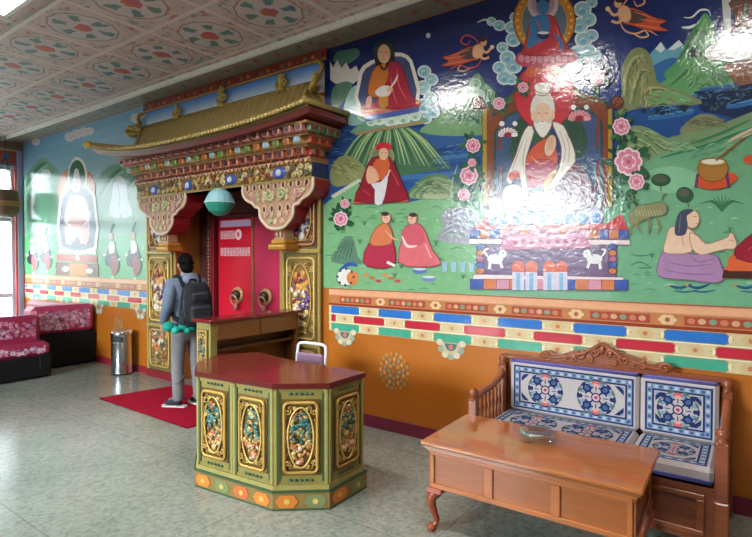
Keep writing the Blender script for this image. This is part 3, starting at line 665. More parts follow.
# figures of the left half
p = Paint('painted_enthroned_monk', MR, .017)
p.P((232, 226, 214), [(360, 112), (359, 80), (364, 66), (380, 58), (396, 53), (409, 56), (416, 70), (419, 108)], 2)
p.P((62, 74, 116), [(363, 110), (362, 82), (367, 69), (382, 61), (396, 57), (407, 59), (413, 72), (415.5, 108)], 2)
p.P((188, 60, 66), [(362, 108), (380, 102), (418, 100), (420, 108), (400, 112), (368, 118)], 2); p.P((66, 90, 160), [(364, 117), (420, 107), (420, 112), (368, 122)]).S((206, 170, 90), 1.4, [(362, 112), (390, 109), (420, 103)], taper=False)
p.E((26, 52, 40), 385, 54, 11, 14).P((24, 40, 36), [(376, 52), (385, 40), (394, 50), (396, 64), (390, 70), (378, 70)], 2)
p.P((168, 38, 62), [(386, 66), (398, 62), (405, 72), (411, 92), (417, 106), (392, 109), (376, 106), (382, 88)], 2, o=(96, 24, 36))
p.P((206, 116, 44), [(376, 68), (386, 64), (390, 74), (385, 88), (378, 98), (369, 94), (371, 80)], 2, o=(130, 60, 30))
p.P((204, 140, 56), [(380, 96), (388, 90), (389, 106), (381, 108)], 2); p.S((226, 84, 92), 1.6, [(398, 70), (400, 86), (408, 100)], 3); p.S((226, 90, 96), 1.4, [(392, 78), (394, 92), (398, 104)], 3)
p.E((226, 176, 146), 385, 54.5, 6.4, 9.6).S((50, 34, 34), .8, [(381, 52.6), (383.6, 53)]).S((50, 34, 34), .8, [(386.4, 53), (389, 52.6)]).S((180, 80, 76), .9, [(383.6, 60), (386.6, 60)]).S((190, 130, 104), .8, [(385, 54), (384.6, 57.4), (385.8, 57.6)])
p.S((24, 34, 36), 2.6, [(380, 64), (385, 70), (390, 63)], 3)
p.P((228, 222, 216), [(376, 92), (384, 86), (393, 88), (390, 96), (380, 97)], 2); p.S((228, 220, 212), 2, [(390, 90), (396, 82), (399, 75)], 3); p.E((226, 176, 146), 370, 102, 3, 6, 10).E((226, 176, 146), 391, 90, 3, 2.4); p.done()

p = Paint('painted_red_hatted_monk', MR, .018)
p.E((140, 148, 104), 383, 157, 13, 12).E((116, 128, 92), 383, 157, 10, 9)
p.P((196, 86, 60), [(355, 199), (408, 197), (410, 202), (354, 204)])
p.P((144, 34, 52), [(370, 162), (377, 157), (390, 157), (397, 168), (404, 186), (409, 199), (384, 203), (356, 201), (362, 184)], 2, o=(84, 20, 32))
p.P((206, 100, 56), [(377, 160), (389, 158), (390, 172), (378, 182), (372, 174)], 2); p.P((224, 172, 142), [(370, 166), (377, 170), (380, 180), (370, 184), (367, 176)], 2)
p.P((216, 218, 224), [(372, 184), (382, 182), (389, 174), (387, 190), (383, 204), (376, 204), (376, 190)], 2); p.S((228, 228, 230), 1.6, [(388, 178), (391, 170)])
p.E((226, 178, 148), 384.6, 154, 4.6, 6.4); p.P((196, 36, 54), [(377, 151), (378, 144.5), (385, 142.6), (392, 145), (391.6, 151), (385, 148)], 2)
p.S((60, 40, 40), .7, [(382, 153), (384, 153.2)]).S((60, 40, 40), .7, [(386, 153.2), (388, 153)]).S((206, 70, 80), 1.4, [(392, 170), (400, 186)]).S((206, 70, 80), 1.2, [(364, 190), (372, 196)]); p.done()

for nm, hx, hy, up_, lo_ in (('painted_kneeling_monk', 387, 218, (212, 122, 84), (176, 50, 76)), ('painted_seated_monk', 413, 219, (206, 92, 108), (214, 106, 116))):
    p = Paint(nm, MR, .0155)
    if hx < 400:
        p.P(lo_, [(370, 243), (390, 238), (396, 250), (394, 266), (376, 268), (364, 262)], 2, o=(110, 30, 50)); p.P(up_, [(377, 228), (387, 223), (393, 232), (392, 244), (374, 246), (371, 240)], 2, o=(140, 70, 50)); p.S((220, 160, 140), 2, [(386, 230), (393, 238), (399, 240)], 3)
        p.S((230, 226, 220), 2.6, [(388, 262), (396, 266)], taper=False)
    else:
        p.P(lo_, [(399, 262), (404, 236), (407, 226), (420, 224), (427, 234), (433, 250), (442, 264), (420, 267)], 2, o=(150, 60, 76)); p.P(up_, [(405, 228), (420, 225), (426, 240), (414, 248), (402, 240)], 2); p.S((230, 200, 196), 3, [(403, 236), (408, 246), (418, 246)], 3); p.S((240, 170, 170), 1.6, [(426, 244), (432, 258)])
    p.E((226, 176, 150), hx, hy, 4.6, 5.8, o=(150, 100, 84)).E((70, 54, 54), hx+(1 if hx > 400 else -1), hy-4, 4, 2.2); p.S((70, 50, 50), .7, [(hx-2, hy), (hx+1, hy)]); p.done()

p = Paint('painted_bare_chested_man', MR, .0155)
p.P((168, 128, 168), [(663, 251), (676, 248), (690, 254), (708, 254), (718, 257), (722, 268), (725, 277), (716, 283), (690, 280), (664, 278), (657, 271)], 2, o=(120, 84, 124))
for q in ([(668, 262), (690, 266), (714, 264)], [(664, 270), (690, 274), (716, 274)], [(690, 256), (700, 262), (716, 258)]): p.S((140, 100, 146), 1.2, q, 3)
SK2 = (228, 194, 168)
p.P(SK2, [(670, 228), (682, 226), (694, 232), (697, 240), (691, 252), (676, 254), (664, 252), (666, 240)], 2, o=(160, 118, 100))
p.P(SK2, [(690, 233), (698, 236), (706, 244), (718, 241), (728, 237), (729, 234), (733, 233), (735, 238), (737, 244), (734, 249), (727, 249), (714, 252), (701, 255), (692, 248)], 2, o=(160, 118, 100)); p.S((190, 146, 124), 1, [(728, 240), (734, 241)]); p.S((190, 146, 124), 1, [(682, 236), (684, 246)])
p.E(SK2, 692, 219, 7.6, 9.4, -8, o=(160, 118, 100)); p.P((70, 76, 96), [(676, 222), (680, 212), (688, 209), (694, 211), (687, 216), (688, 224), (686, 234), (680, 236), (675, 234)], 2); p.S((104, 110, 128), 1.2, [(681, 214), (680, 224), (679, 233)], 3); p.S((90, 60, 56), .9, [(694, 216.6), (697, 217)]); p.S((180, 110, 96), .9, [(696, 224), (699, 223.6)]); p.done()

p = Paint('painted_red_robed_person', MR, .0165)
p.P((74, 42, 36), [(724, 270), (740, 264), (800, 262), (800, 280), (722, 278)]).P((214, 98, 58), [(727, 266), (732, 254), (760, 250), (800, 248), (800, 268), (730, 271)], 2)
p.P((152, 36, 56), [(734, 254), (740, 244), (752, 234), (768, 222), (790, 220), (800, 240), (800, 262), (748, 262)], 2, o=(96, 22, 36)); p.E((226, 180, 152), 772, 208, 8, 10, o=(150, 100, 84)).E((60, 44, 44), 774, 201, 7, 4); p.S((210, 70, 84), 1.8, [(748, 250), (764, 240), (780, 240)], 3); p.done()

p = Paint('painted_cooking_pot', MR, .0155)
p.P((206, 84, 52), [(696, 186), (700, 174), (708, 178), (714, 172), (722, 178), (730, 172), (738, 178), (728, 186), (714, 190)], 2)
for x in (698, 727): p.S((110, 58, 96), 3, [(x, 174), (x+(-2 if x < 710 else 2), 188)], taper=False)
p.P((168, 118, 58), [(700, 163), (726, 163), (727, 174), (720, 181), (706, 181), (699, 174)], 2, o=(110, 70, 36)); p.E((190, 150, 80), 713, 162.5, 13.6, 4, o=(110, 70, 36)).E((228, 222, 206), 713, 162, 11, 2.6); p.S((138, 96, 62), 2, [(716, 161), (732, 148), (745, 137)], taper=False); p.E((206, 92, 60), 752, 160, 9, 5).S((206, 180, 160), 2, [(742, 138), (760, 130)]); p.done()

p = Paint('painted_antelope', MR, .0155)
p.P((138, 140, 100), [(630, 216), (638, 206), (652, 204), (660, 202), (667, 206), (666, 214), (658, 216), (650, 218), (640, 222), (632, 226)], 2, o=(96, 100, 72))
for q in ([(640, 218), (638, 226), (642, 233)], [(648, 217), (650, 226), (648, 234)], [(656, 215), (660, 226), (658, 233)], [(634, 222), (630, 230), (632, 234)]): p.S((128, 130, 94), 3, q, 3)
for i in range(9): p.S((176, 172, 126), 1.2, [(636+i*3, 210), (638+i*3, 216)])
p.S((96, 90, 66), 1.4, [(662, 202), (664, 196), (668, 194)], 3); p.done()

# ---- left painting
ML = thing('wall_painting', 'light-toned wall painting of a pale seated figure with four dancers, left of the portal', 'mural', (-9.1, 0, 1.335))
p = Paint('painted_landscape', ML, .002)
for i in range(8):
    t = i/7; band(p, XL+.08, -6.905, 3.795-.15*(i+1), 3.795-.15*i, tuple(a+(b-a)*t for a, b in zip((112, 164, 202), (184, 212, 206))))  # sky bands run from blue to paler below
band(p, XL+.08, -6.905, 1.335, 2.6, (136, 184, 152))
p.P((122, 168, 140), [(22, 190), (30, 170), (44, 158), (56, 168), (66, 178), (90, 186), (104, 170), (120, 164), (150, 178), (150, 278), (22, 275)], 3)
for q in ([(26, 186), (36, 170), (46, 162)], [(30, 192), (42, 178), (52, 172)], [(100, 196), (110, 178), (122, 168)], [(126, 190), (134, 178), (144, 182)]): p.S((78, 124, 104), 3.4, q, 3); p.S((172, 206, 178), 1.6, [(a+2, b+3) for a, b in q], 3)
p.P((206, 218, 218), [(112, 196), (114, 182), (119, 176), (126, 182), (128, 198), (132, 216), (110, 216)], 3); p.S((160, 180, 184), 1, [(118, 184), (120, 200), (118, 212)], 3)
p.P((96, 168, 112), [(22, 238), (60, 234), (100, 238), (150, 236), (150, 279), (22, 275)], 3)
for i in range(40): x = p.rr.uniform(24, 148); y = p.rr.uniform(200, 262); p.S(p.rr.choice([(84, 146, 96), (150, 194, 158), (70, 124, 92)]), 1.2, [(x, y), (x+1, y-4)])
p.cloud([(70, 137, 5), (77, 134, 5), (84, 132, 5), (90, 131, 4), (136, 118, 5), (142, 115, 4), (36, 142, 4)], (210, 190, 196), (226, 214, 218)); p.cloud([(40, 178, 4), (46, 174, 5), (36, 186, 4)], (196, 214, 206), (222, 230, 226)); p.done()
p = Paint('painted_pale_seated_figure', ML, .008)
p.E((216, 128, 80), 77, 190, 19, 24); p.P((232, 230, 224), [(60, 250), (59, 206), (62, 192), (69, 186), (68, 172), (73, 160), (78, 157), (84, 161), (88, 172), (87, 186), (94, 192), (97, 206), (97, 250)], 2)
p.P((96, 92, 112), [(62, 247), (62, 206), (66, 194), (72, 188), (84, 188), (91, 194), (94.5, 206), (94.5, 247)], 2); p.E((66, 116, 92), 77.6, 176, 8, 16).E((86, 60, 84), 78, 240, 15, 8)
p.P((218, 190, 190), [(67, 244), (66, 224), (68, 204), (72, 196), (82, 196), (88, 204), (90, 226), (88, 236), (82, 244), (78, 236)], 2, o=(160, 120, 126)); p.P((206, 140, 130), [(66, 232), (70, 218), (84, 218), (90, 232), (86, 246), (78, 236), (70, 246)], 2); p.S((226, 210, 206), 2, [(68, 206), (66, 220), (72, 228)], 3); p.S((226, 210, 206), 2, [(86, 206), (90, 216), (84, 226)], 3)
p.E((224, 170, 156), 77, 186, 5, 7, o=(160, 100, 96)); p.P((226, 222, 216), [(73, 181), (75, 170), (77, 168), (79, 170), (81, 181)]); p.S((70, 50, 50), .7, [(74.6, 186), (79, 186)], taper=False)
for i in range(9): p.E((226, 226, 216), 61+i*4.2, 251.5+.15*i, 2.2, 2)
p.P((178, 66, 58), [(57, 254), (98, 256), (97, 263), (57, 261)]); p.P((118, 76, 70), [(56, 262), (99, 264), (99, 277), (56, 275)]); p.P((206, 124, 60), [(70, 263), (88, 264), (88, 276), (70, 275.5)]); p.E((216, 216, 210), 66, 269, 3.6, 2.6).E((216, 216, 210), 90, 271, 3.6, 2.6).E((226, 214, 150), 78, 258, 2, 3); p.done()
for x, y, c, k_ in ((33, 256, (166, 48, 64), .9), (46, 254, (170, 46, 62), .95), (112, 256, (72, 72, 96), 1.15), (134, 256, (74, 72, 98), 1.2)):
    p = Paint('painted_dancer', ML, .008)
    def T(pts): return [(x+a*k_, y+b*k_) for a, b in pts]
    p.P((60, 54, 76) if c[0] < 100 else (52, 44, 56), T([(-4, -4), (0, -10), (5, -2), (7, 8), (4, 16), (0, 10), (-5, 8), (-6, 2)]), 2); p.P(c if c[0] > 100 else (150, 54, 70), T([(-1, 2), (3, 0), (5, 9), (3, 17), (0, 14)]), 2)
    p.P((226, 206, 206), T([(-2, -12), (2, -12), (3, -4), (-2, -2)]), 2); p.E((214, 156, 136), x-.5*k_, y-17*k_, 2.1*k_, 2.8*k_); p.S((70, 100, 96), 1.6, T([(-1, -20), (0, -25), (2, -28)]), 3); p.E((224, 224, 216), x-6*k_, y-1*k_, 1.4).E((224, 224, 216), x+7*k_, y+3*k_, 1.3).E((216, 222, 216), x+1*k_, y+19*k_, 1.6, 1); p.done()

# ---- painted band between picture and dado, and the dado's ornaments
def stripe_band(n, x0, x1, med, drops):
    p = Paint('trim_%d' % n, None, .0025, M['mural'])
    band(p, x0, x1, 1.272, 1.335, (226, 166, 128)); band(p, x0, x1, 1.185, 1.272, (192, 122, 78)); band(p, x0, x1, 1.165, 1.187, (142, 58, 40)); band(p, x0, x1, .905, 1.165, (210, 190, 148))
    P0 = -3.57
    i0 = int((x0-P0)/.607)-2; i1 = int((x1-P0)/.607)+2
    def clip(a): return min(max(a, x0), x1)
    def loz(a, b, z0, z1, c):
        if clip(b)-clip(a) < .03: return
        a, b = clip(a), clip(b); zm = (z0+z1)/2
        p.raw((150, 130, 100), [(a-.0, zm), (a+.045, z1), (b-.045, z1), (b, zm), (b-.045, z0), (a+.045, z0)]); p.raw(c, [(a+.008, zm), (a+.05, z1-.004), (b-.05, z1-.004), (b-.008, zm), (b-.05, z0+.004), (a+.05, z0+.004)])
        for q in (a+.02, b-.02): p.raw((232, 214, 170), [(q+.012*cos(t), zm+.026*sin(t)) for t in [j*PI/4 for j in range(8)]])
    def rosette(xc, zc, r, cols):
        if not x0+r < xc < x1-r: return
        for j in range(6): t = j*PI/3; p.raw(cols[0], [(xc+r*1.5*(.55*cos(t)+.42*cos(u)), zc+r*(.55*sin(t)+.42*sin(u))) for u in [m*PI/4 for m in range(8)]])
        p.raw(cols[1], [(xc+.42*r*cos(u), zc+.42*r*sin(u)) for u in [m*PI/5 for m in range(10)]])
    for i in range(i0, i1+1):
        a = P0+i*.607
        loz(a, a+.43, 1.083, 1.163, (48, 112, 190)); loz(a, a+.43, .907, .985, (70, 160, 132)); loz(a+.30, a+.735, .997, 1.073, (190, 44, 62))
        for z in (1.123, .946): rosette(a+.52, z, .04, ((206, 178, 130), (196, 120, 90)))
        rosette(a+.215, 1.035, .036, ((210, 180, 136), (190, 130, 90)))
        # brown course with knots and faded scrolls
        if x0 < a-.02 and a+.1 < x1: rosette(a+.05, 1.228, .04, ((222, 190, 140), (170, 90, 70)))
        if x0 < a+.15 and a+.52 < x1:
            p.raw((168, 76, 58), [(a+.15, 1.197), (a+.55, 1.197), (a+.55, 1.258), (a+.15, 1.258)])
            for j in range(6): xx = a+.19+j*.062; p.raw([(206, 160, 120), (128, 150, 120), (200, 120, 90)][(j+i) % 3], [(xx+.024*cos(u), 1.228+.02*sin(u)) for u in [m*PI/4 for m in range(8)]])
    for z, c in ((1.335, (180, 90, 70)), (1.272, (206, 150, 110)), (1.080, (238, 226, 190)), (.992, (238, 226, 190))): band(p, x0, x1, z-.004, z+.004, c)
    for xc in drops:                                # half rosettes hanging under the band
        for j in range(7): t = PI+j*PI/6; p.raw([(206, 196, 170), (150, 160, 140)][j % 2], [(xc+.11*cos(t)+.036*cos(u), .905+.12*sin(t)+.03*sin(u)) for u in [m*PI/4 for m in range(8)]])
        p.raw((196, 176, 140), [(xc+.09*cos(PI+m*PI/10), .905+.10*sin(PI+m*PI/10)) for m in range(11)]); p.raw((76, 110, 120), [(xc+.06*cos(PI+m*PI/10), .9+.065*sin(PI+m*PI/10)) for m in range(11)]); p.raw((206, 120, 90), [(xc+.025*cos(m), .87+.025*sin(m)) for m in range(6)])
    for xc in med:                                  # full rosettes on the dado
        for j in range(18): t = j*PI/9; p.raw([(188, 140, 80), (160, 136, 92), (196, 124, 50)][j % 3], [(xc+.155*cos(t)+.02*cos(u), .58+.165*sin(t)+.022*sin(u)) for u in [m*PI/4 for m in range(8)]])
        for j in range(14): t = j*PI/7+.2; p.raw([(150, 140, 104), (196, 150, 90)][j % 2], [(xc+.11*cos(t)+.016*cos(u), .58+.115*sin(t)+.022*sin(u)) for u in [m*PI/4 for m in range(8)]])
        for j in range(8): t = j*PI/4; p.raw([(140, 136, 110), (190, 140, 84)][j % 2], [(xc+.06*cos(t)+.022*cos(u), .58+.065*sin(t)+.018*sin(u)) for u in [m*PI/4 for m in range(8)]])
        p.raw((170, 110, 60), [(xc+.03*cos(m), .58+.03*sin(m)) for m in range(6)])
    struct(p.done())
stripe_band(5, OR+.645, XR-.01, (-2.75, -1.55, -.35, .85), (-3.35, -2.15, -.95, .25))
stripe_band(6, XL+.09, -6.905, (-7.75, -8.95, -10.15), (-7.15, -8.35, -9.55, -10.75))
# ------------------------------------------------------------------ carved and painted panels
GOLD, OLIVE, DKG = (176, 142, 66), (134, 124, 62), (44, 62, 44)
def panel(parent, mx, w, h, seed, oval=True, ground=(120, 100, 54), gold=(206, 170, 88), cols=None, name='carved_panel', fr=.022):
    """carved panel in the plane of MX (x across, z up, -y out): ground board > frame, oval moulding, scrollwork, painted carving"""
    rr = random.Random(seed); b = MB(ground); b.X = mx
    b.box((-w/2, -.004, -h/2), (w/2, .01, h/2)); P = b.build(name, M['gold'], parent)
    f = MB(gold); f.X = mx
    rx = w*.5-fr; rz = h*.5-fr; c = min(rx, rz)*.28
    pts = []
    for cx_, cz_, a0 in ((rx-c, rz-c, 0), (-rx+c, rz-c, 90), (-rx+c, -rz+c, 180), (rx-c, -rz+c, 270)): pts += [(x, -.012, z) for x, z in arc(cx_, cz_, c, c, a0, a0+90, 5)]
    f.tube(pts, fr*.55, n=6, closed=True); f.build('panel_frame', M['gold'], P)
    ow, oh = rx*.78, rz*.86
    if oval:
        o = MB((206, 172, 92)); o.X = mx; o.tube([(x, -.014, z) for x, z in arc(0, 0, ow, oh, n=28)], fr*.36, n=6, closed=True); o.build('oval_moulding', M['gold'], P)
    s = MB(gold); s.X = mx
    for sx in (-1, 1):
        for sz in (-1, 1):
            for q in range(3):
                cx_ = sx*rx*(.80-.22*q); cz_ = sz*rz*(.86-.02*q) if q else sz*rz*.74; r = min(w, h)*(.085-.012*q)
                s.tube([(x, -.012, z) for x, z in spiral((cx_, cz_), r, 1.3, rr.uniform(0, 6), sx*sz, 10)], fr*.28, [gold, (150, 112, 56), (206, 176, 104), (150, 84, 50)][q], n=5)
    n = int(10+h/w*6)
    for q in range(n):
        t = -1+2*(q+.5)/n
        for sx in (-1, 1):
            if oval and abs(t) > .75: continue
            s.tube([(x, -.012, z) for x, z in spiral((sx*rx*(.92 if oval else .72), t*rz), fr*.8, 1.1, rr.uniform(0, 6), sx, 8)], fr*.2, rr.choice([gold, (160, 120, 60), (120, 70, 44)]), n=4)
    s.build('scrollwork', M['gold'], P)
    v = MB(); v.X = mx
    cols = cols or [(44, 98, 96), (196, 156, 76), (190, 110, 60), (206, 170, 150), (70, 110, 70), (150, 70, 50), (208, 200, 180)]
    for q in range(int(84*max(1, h/w*.7))):
        a = rr.uniform(0, 2*PI); k_ = math.sqrt(rr.random())*.86
        x, z = (ow*k_*cos(a), oh*k_*sin(a)) if oval else (rr.uniform(-.7, .7)*rx, rr.uniform(-.84, .84)*rz)
        r = min(w, h)*rr.uniform(.035, .10)
        v.ball((x, -.008, z), (r, .008+.25*r, r*rr.uniform(.4, 1)), cols[int((z/oh*.5+.5)*len(cols)*.8+rr.uniform(-1.5, 2)) % len(cols)], 7, 4, Matrix.Rotation(rr.uniform(-1, 1), 3, 'Y'))
    v.build('painted_carving', M['paint'], P)
    return P
def T(x, y, z, rz=0.): return Matrix.Translation((x, y, z)) @ Matrix.Rotation(rz, 4, 'Z')

# ------------------------------------------------------------------ the portal
PT = thing('entrance_portal', 'tall carved and gilded portal with a bracketed tile roof around the red double door', 'portal', (-5.2, 0, 0))
def eave_z(x): t = (x+5.28)/2.0; return 2.945+(.18 if t < 0 else .095)*abs(t)**2.6
RX0, RX1, RD0, RD1 = -6.97, -3.80, -7.27, -3.30
b = MB((158, 136, 84)); NU, NV = 264, 11
vs = []; fs = []
def rp(i, j):
    u = i/NU; v = j/NV
    xe = RD0+(RD1-RD0)*u; xr = RX0+(RX1-RX0)*u
    q = max(0., (v-.55)/.45)                       # steep near the wall, then flaring out to the eave
    x = xr+(xe-xr)*q**1.2
    if v < .55: y = -.04-.13*v/.55; z = 3.47-.32*v/.55
    else: y = -.17-.44*q; z = 3.15+(eave_z(xe)+.05-3.15)*q**.8
    return x, y, z
for j in range(NV+1):
    for i in range(NU+1):
        x, y, z = rp(i, j); h = .03*max(-.4, cos(2*PI*i/8)); vs.append((x, y-h*.8, z+h*.5))
for j in range(NV):
    for i in range(NU): a = j*(NU+1)+i; fs.append((a, a+1, a+NU+2, a+NU+1))
b.add(vs, fs, smooth=True)
for e, sx in ((RD1, 1), (RD0, -1)):                # hip ends falling back to the wall
    xr = RX1 if sx > 0 else RX0; o = len(b.v); vs = []; fs = []
    for j in range(NV+1):
        for i in range(25):
            v = j/NV; u = i/24
            A = Vector(rp(NU if sx > 0 else 0, j)); Bp = Vector((xr+(e-xr)*v*.96, 0, A.z)); p = A.lerp(Bp, u)
            h = .012*max(-.25, cos(2*PI*i/4)); vs.append((p.x+sx*h*.6, p.y, p.z+h*.8))
    for j in range(NV):
        for i in range(24): a = j*25+i; fs.append((a, a+1, a+26, a+25))
    b.add(vs, fs, smooth=True)
b.build('tile_roof', M['paint'], PT)
# eave: rolled edge with round tile ends, red boards beneath
b = MB((164, 140, 78))
ev = [(RD0+(RD1-RD0)*i/40, -.62, eave_z(RD0+(RD1-RD0)*i/40)+.035) for i in range(41)]
b.tube(ev, .026, n=6); b.tube([(x, y+.03, z-.028) for x, y, z in ev], .02, (120, 104, 56), n=6)
for i in range(76):
    x = RD0+.03+(RD1-RD0-.06)*i/75; b.ball((x, -.64, eave_z(x)+.03), (.021, .012, .024), (186, 164, 104), 7, 4)
for e in (RD1, RD0): b.tube([(e, -.62, eave_z(e)+.035), (e, -.3, eave_z(e)+.035), (e, 0, eave_z(e)+.045)], .026, n=6)
b.build('eave_edge', M['gold'], PT)
b = MB((112, 40, 36))
vs = []
for i in range(21): x = RD0+(RD1-RD0)*i/20; vs += [(x, -.60, eave_z(x)+.0), (x, 0, eave_z(x)+.0), (x, -.56, eave_z(x)-.055), (x, 0, eave_z(x)-.055)]
b.add(vs, [f for i in range(20) for f in ((4*i, 4*i+1, 4*i+5, 4*i+4), (4*i+2, 4*i+3, 4*i+7, 4*i+6), (4*i, 4*i+2, 4*i+6, 4*i+4))]+[(0, 1, 3, 2), (80, 81, 83, 82)])
b.build('eave_board', M['paint'], PT)
f = MB((212, 178, 66)); f.ball((RD0-.03, -.64, eave_z(RD0)+.05), .055, n=12, m=8); f.ball((RD0-.085, -.65, eave_z(RD0)+.05), .022); f.build('corner_finial', M['gold'], PT)
# bracket tiers, stepping out towards the top
tiers = [(-6.75, -3.55, -.34, 2.665, 2.765), (-6.79, -3.48, -.42, 2.765, 2.855), (-6.85, -3.41, -.50, 2.855, 2.945)]
for i, (x0, x1, y, z0, z1) in enumerate(tiers):
    g = MB([(140, 64, 44), (150, 112, 60), (152, 70, 62)][i]); g.box((x0+.05, y+.06, z0), (x1-.05, 0, z1)); g.box((x0+.0, y+.0, z1-.022), (x1, 0, z1), (178, 132, 92))
    T_ = g.build('bracket_tier', M['paint'], PT)
    n = 22
    for k_ in range(n):
        xc = x0+.05+(x1-x0-.1)*(k_+.5*(1 if i != 1 else .5)+.1)/n
        if xc > x1-.04: continue
        q = MB(); hh = (z1-.022-z0)
        if i == 2: A, B_ = (214, 150, 140), (52, 14, 24)
        elif i == 1: A, B_ = [((212, 196, 150), (120, 172, 206)), ((150, 170, 90), (80, 110, 60)), ((206, 140, 70), (150, 80, 40))][k_ % 3]
        else: A, B_ = (214, 142, 112), (66, 18, 22)
        q.box((xc-.043, y-.0, z0+.004), (xc+.043, y+.07, z1-.024), A, .006); q.box((xc-.031, y-.006, z0+.012), (xc+.031, y+.01, z1-.030), B_, .004)
        q.build('bracket_block', M['paint'], T_)
    for k_ in range(int(-y/.12)):
        yc = y+.1+k_*.12; q = MB()
        for xx, sg in ((x1, 1), (x0, -1)):
            A, B_ = [((190, 70, 60), (120, 140, 90)), ((196, 96, 56), (150, 40, 44)), ((96, 140, 96), (150, 60, 60))][i]
            q.box((xx-sg*.06, yc-.04, z0+.004), (xx, yc+.04, z1-.024), A, .006); q.box((xx-.01, yc-.022, z0+.016), (xx+.006*sg, yc+.022, z1-.034), B_)
        q.build('side_blocks', M['paint'], T_)
# scalloped fringe and main beam
b = MB((186, 128, 104)); b.box((-6.78, -.27, 2.635), (-3.58, 0, 2.668))
for i in range(48):
    x = -6.75+i*.0665; b.prism([(x+.030*cos(a*PI/6), 2.648-.034*sin(a*PI/6)) for a in range(7)], -.285, -.262, [(196, 134, 110), (206, 170, 130)][i % 2], axis='y'); b.ball((x, -.287, 2.655), .011, (110, 34, 40), 6, 4)
b.build('scallop_fringe', M['paint'], PT)
b = MB((150, 118, 60)); b.box((-6.78, -.25, 2.44), (-3.58, 0, 2.64)); b.box((-6.785, -.262, 2.61), (-3.575, 0, 2.635), (190, 156, 84)); b.box((-6.785, -.262, 2.44), (-3.575, 0, 2.462), (160, 140, 80)); b.box((-3.60, -.24, 2.46), (-3.574, 0, 2.61), (56, 70, 120))
BM = b.build('lintel_beam', M['gold'], PT)
rr = random.Random(11); s = MB(GOLD)
MEDX = (-6.36, -5.62, -4.82, -4.03)
for i in range(34):
    x = -6.70+i*.0932
    if min(abs(x-q) for q in MEDX) < .08: continue
    for sg in (1, -1): s.tube([(a, -.262, c) for a, c in spiral((x, 2.535+sg*.034), .036, 1.3, rr.uniform(0, 6), sg, 10)], .010, rr.choice([(206, 170, 94), (216, 200, 150), (150, 90, 60), (120, 120, 90)]), n=5)
    s.ball((x+.045, -.258, 2.535), (.022, .012, .04), rr.choice([(176, 96, 80), (206, 190, 150), (110, 84, 60)]), 6, 4)
s.build('beam_scrollwork', M['gold'], BM)
for x in MEDX:
    m_ = MB((56, 84, 170)); m_.ball((x, -.252, 2.535), (.11, .018, .062), n=12, m=6); m_.ball((x, -.264, 2.535), (.045, .016, .038), (206, 214, 226), 8, 5); m_.build('beam_medallion', M['paint'], BM)
# scrolled capitals with pendants
for xc in (-6.2, -4.08):
    C_ = MB((140, 26, 36))
    out = [(-.53, 2.44), (-.53, 2.34), (-.47, 2.27), (-.38, 2.235), (-.33, 2.19), (-.26, 2.17), (-.25, 2.08), (-.19, 2.01), (-.09, 1.95), (.09, 1.95), (.19, 2.01), (.25, 2.08), (.26, 2.17), (.33, 2.19), (.38, 2.235), (.47, 2.27), (.53, 2.34), (.53, 2.44)]
    C_.prism([(xc+a, z) for a, z in out], -.235, -.0, axis='y'); K = C_.build('capital', M['paint'], PT)
    fc = MB((206, 168, 140)); o2 = spline([(a*.99, z) for a, z in out], False, 3)
    fc.prism([(xc+a, z) for a, z in out], -.250, -.236, (178, 138, 110), axis='y')
    fc.tube([(xc+a, -.252, z+.012) for a, z in o2], .016, (222, 200, 176), n=6)
    for row, (zz, hw, n) in enumerate(((2.405, .50, 9), (2.335, .44, 8), (2.27, .34, 6), (2.165, .24, 4), (2.10, .2, 4), (2.03, .13, 3))):
        for i in range(n):
            x = xc-hw+2*hw*(i+.5)/n
            if row in (0, 3): fc.ball((x, -.256, zz), (.02, .01, .03), (96, 20, 36), 6, 4); fc.tube([(a, -.256, z) for a, z in arc(x, zz+.004, .03, .04, 0, 360, 8)], .008, (216, 190, 160), n=4, closed=True)
            else: fc.tube([(a, -.258, z) for a, z in spiral((x, zz), .033, 1.4, i, 1 if i*2 < n else -1, 10)], .0095, [(226, 206, 168), (216, 176, 164), (190, 190, 150)][(i+row) % 3], n=5)
    for sg in (1, -1):
        fc.tube([(a, -.262, z) for a, z in spiral((xc+sg*.09, 2.315), .07, 1.5, 0, sg, 14)], .015, (190, 196, 150), n=5); fc.tube([(a, -.26, z) for a, z in spiral((xc+sg*.33, 2.30), .05, 1.4, 2, -sg, 12)], .013, (206, 150, 150), n=5)
    fc.build('capital_carving', M['paint'], K)
    pd = MB((188, 158, 120)); pd.box((xc-.075, -.215, 1.84), (xc+.075, -.06, 1.96), bev=.01); pd.box((xc-.10, -.235, 1.80), (xc+.10, -.04, 1.845), (204, 150, 70), .01); pd.box((xc-.13, -.255, 1.73), (xc+.13, -.03, 1.80), (186, 124, 44), .012); pd.box((xc-.105, -.24, 1.765), (xc+.105, -.25-.012, 1.785), (216, 176, 96))
    for i in range(5): pd.ball((xc-.055+.0275*i, -.218, 1.90), (.012, .01, .035), [(150, 70, 60), (216, 196, 160)][i % 2], 6, 4)
    pd.build('pendant', M['gold'], K)
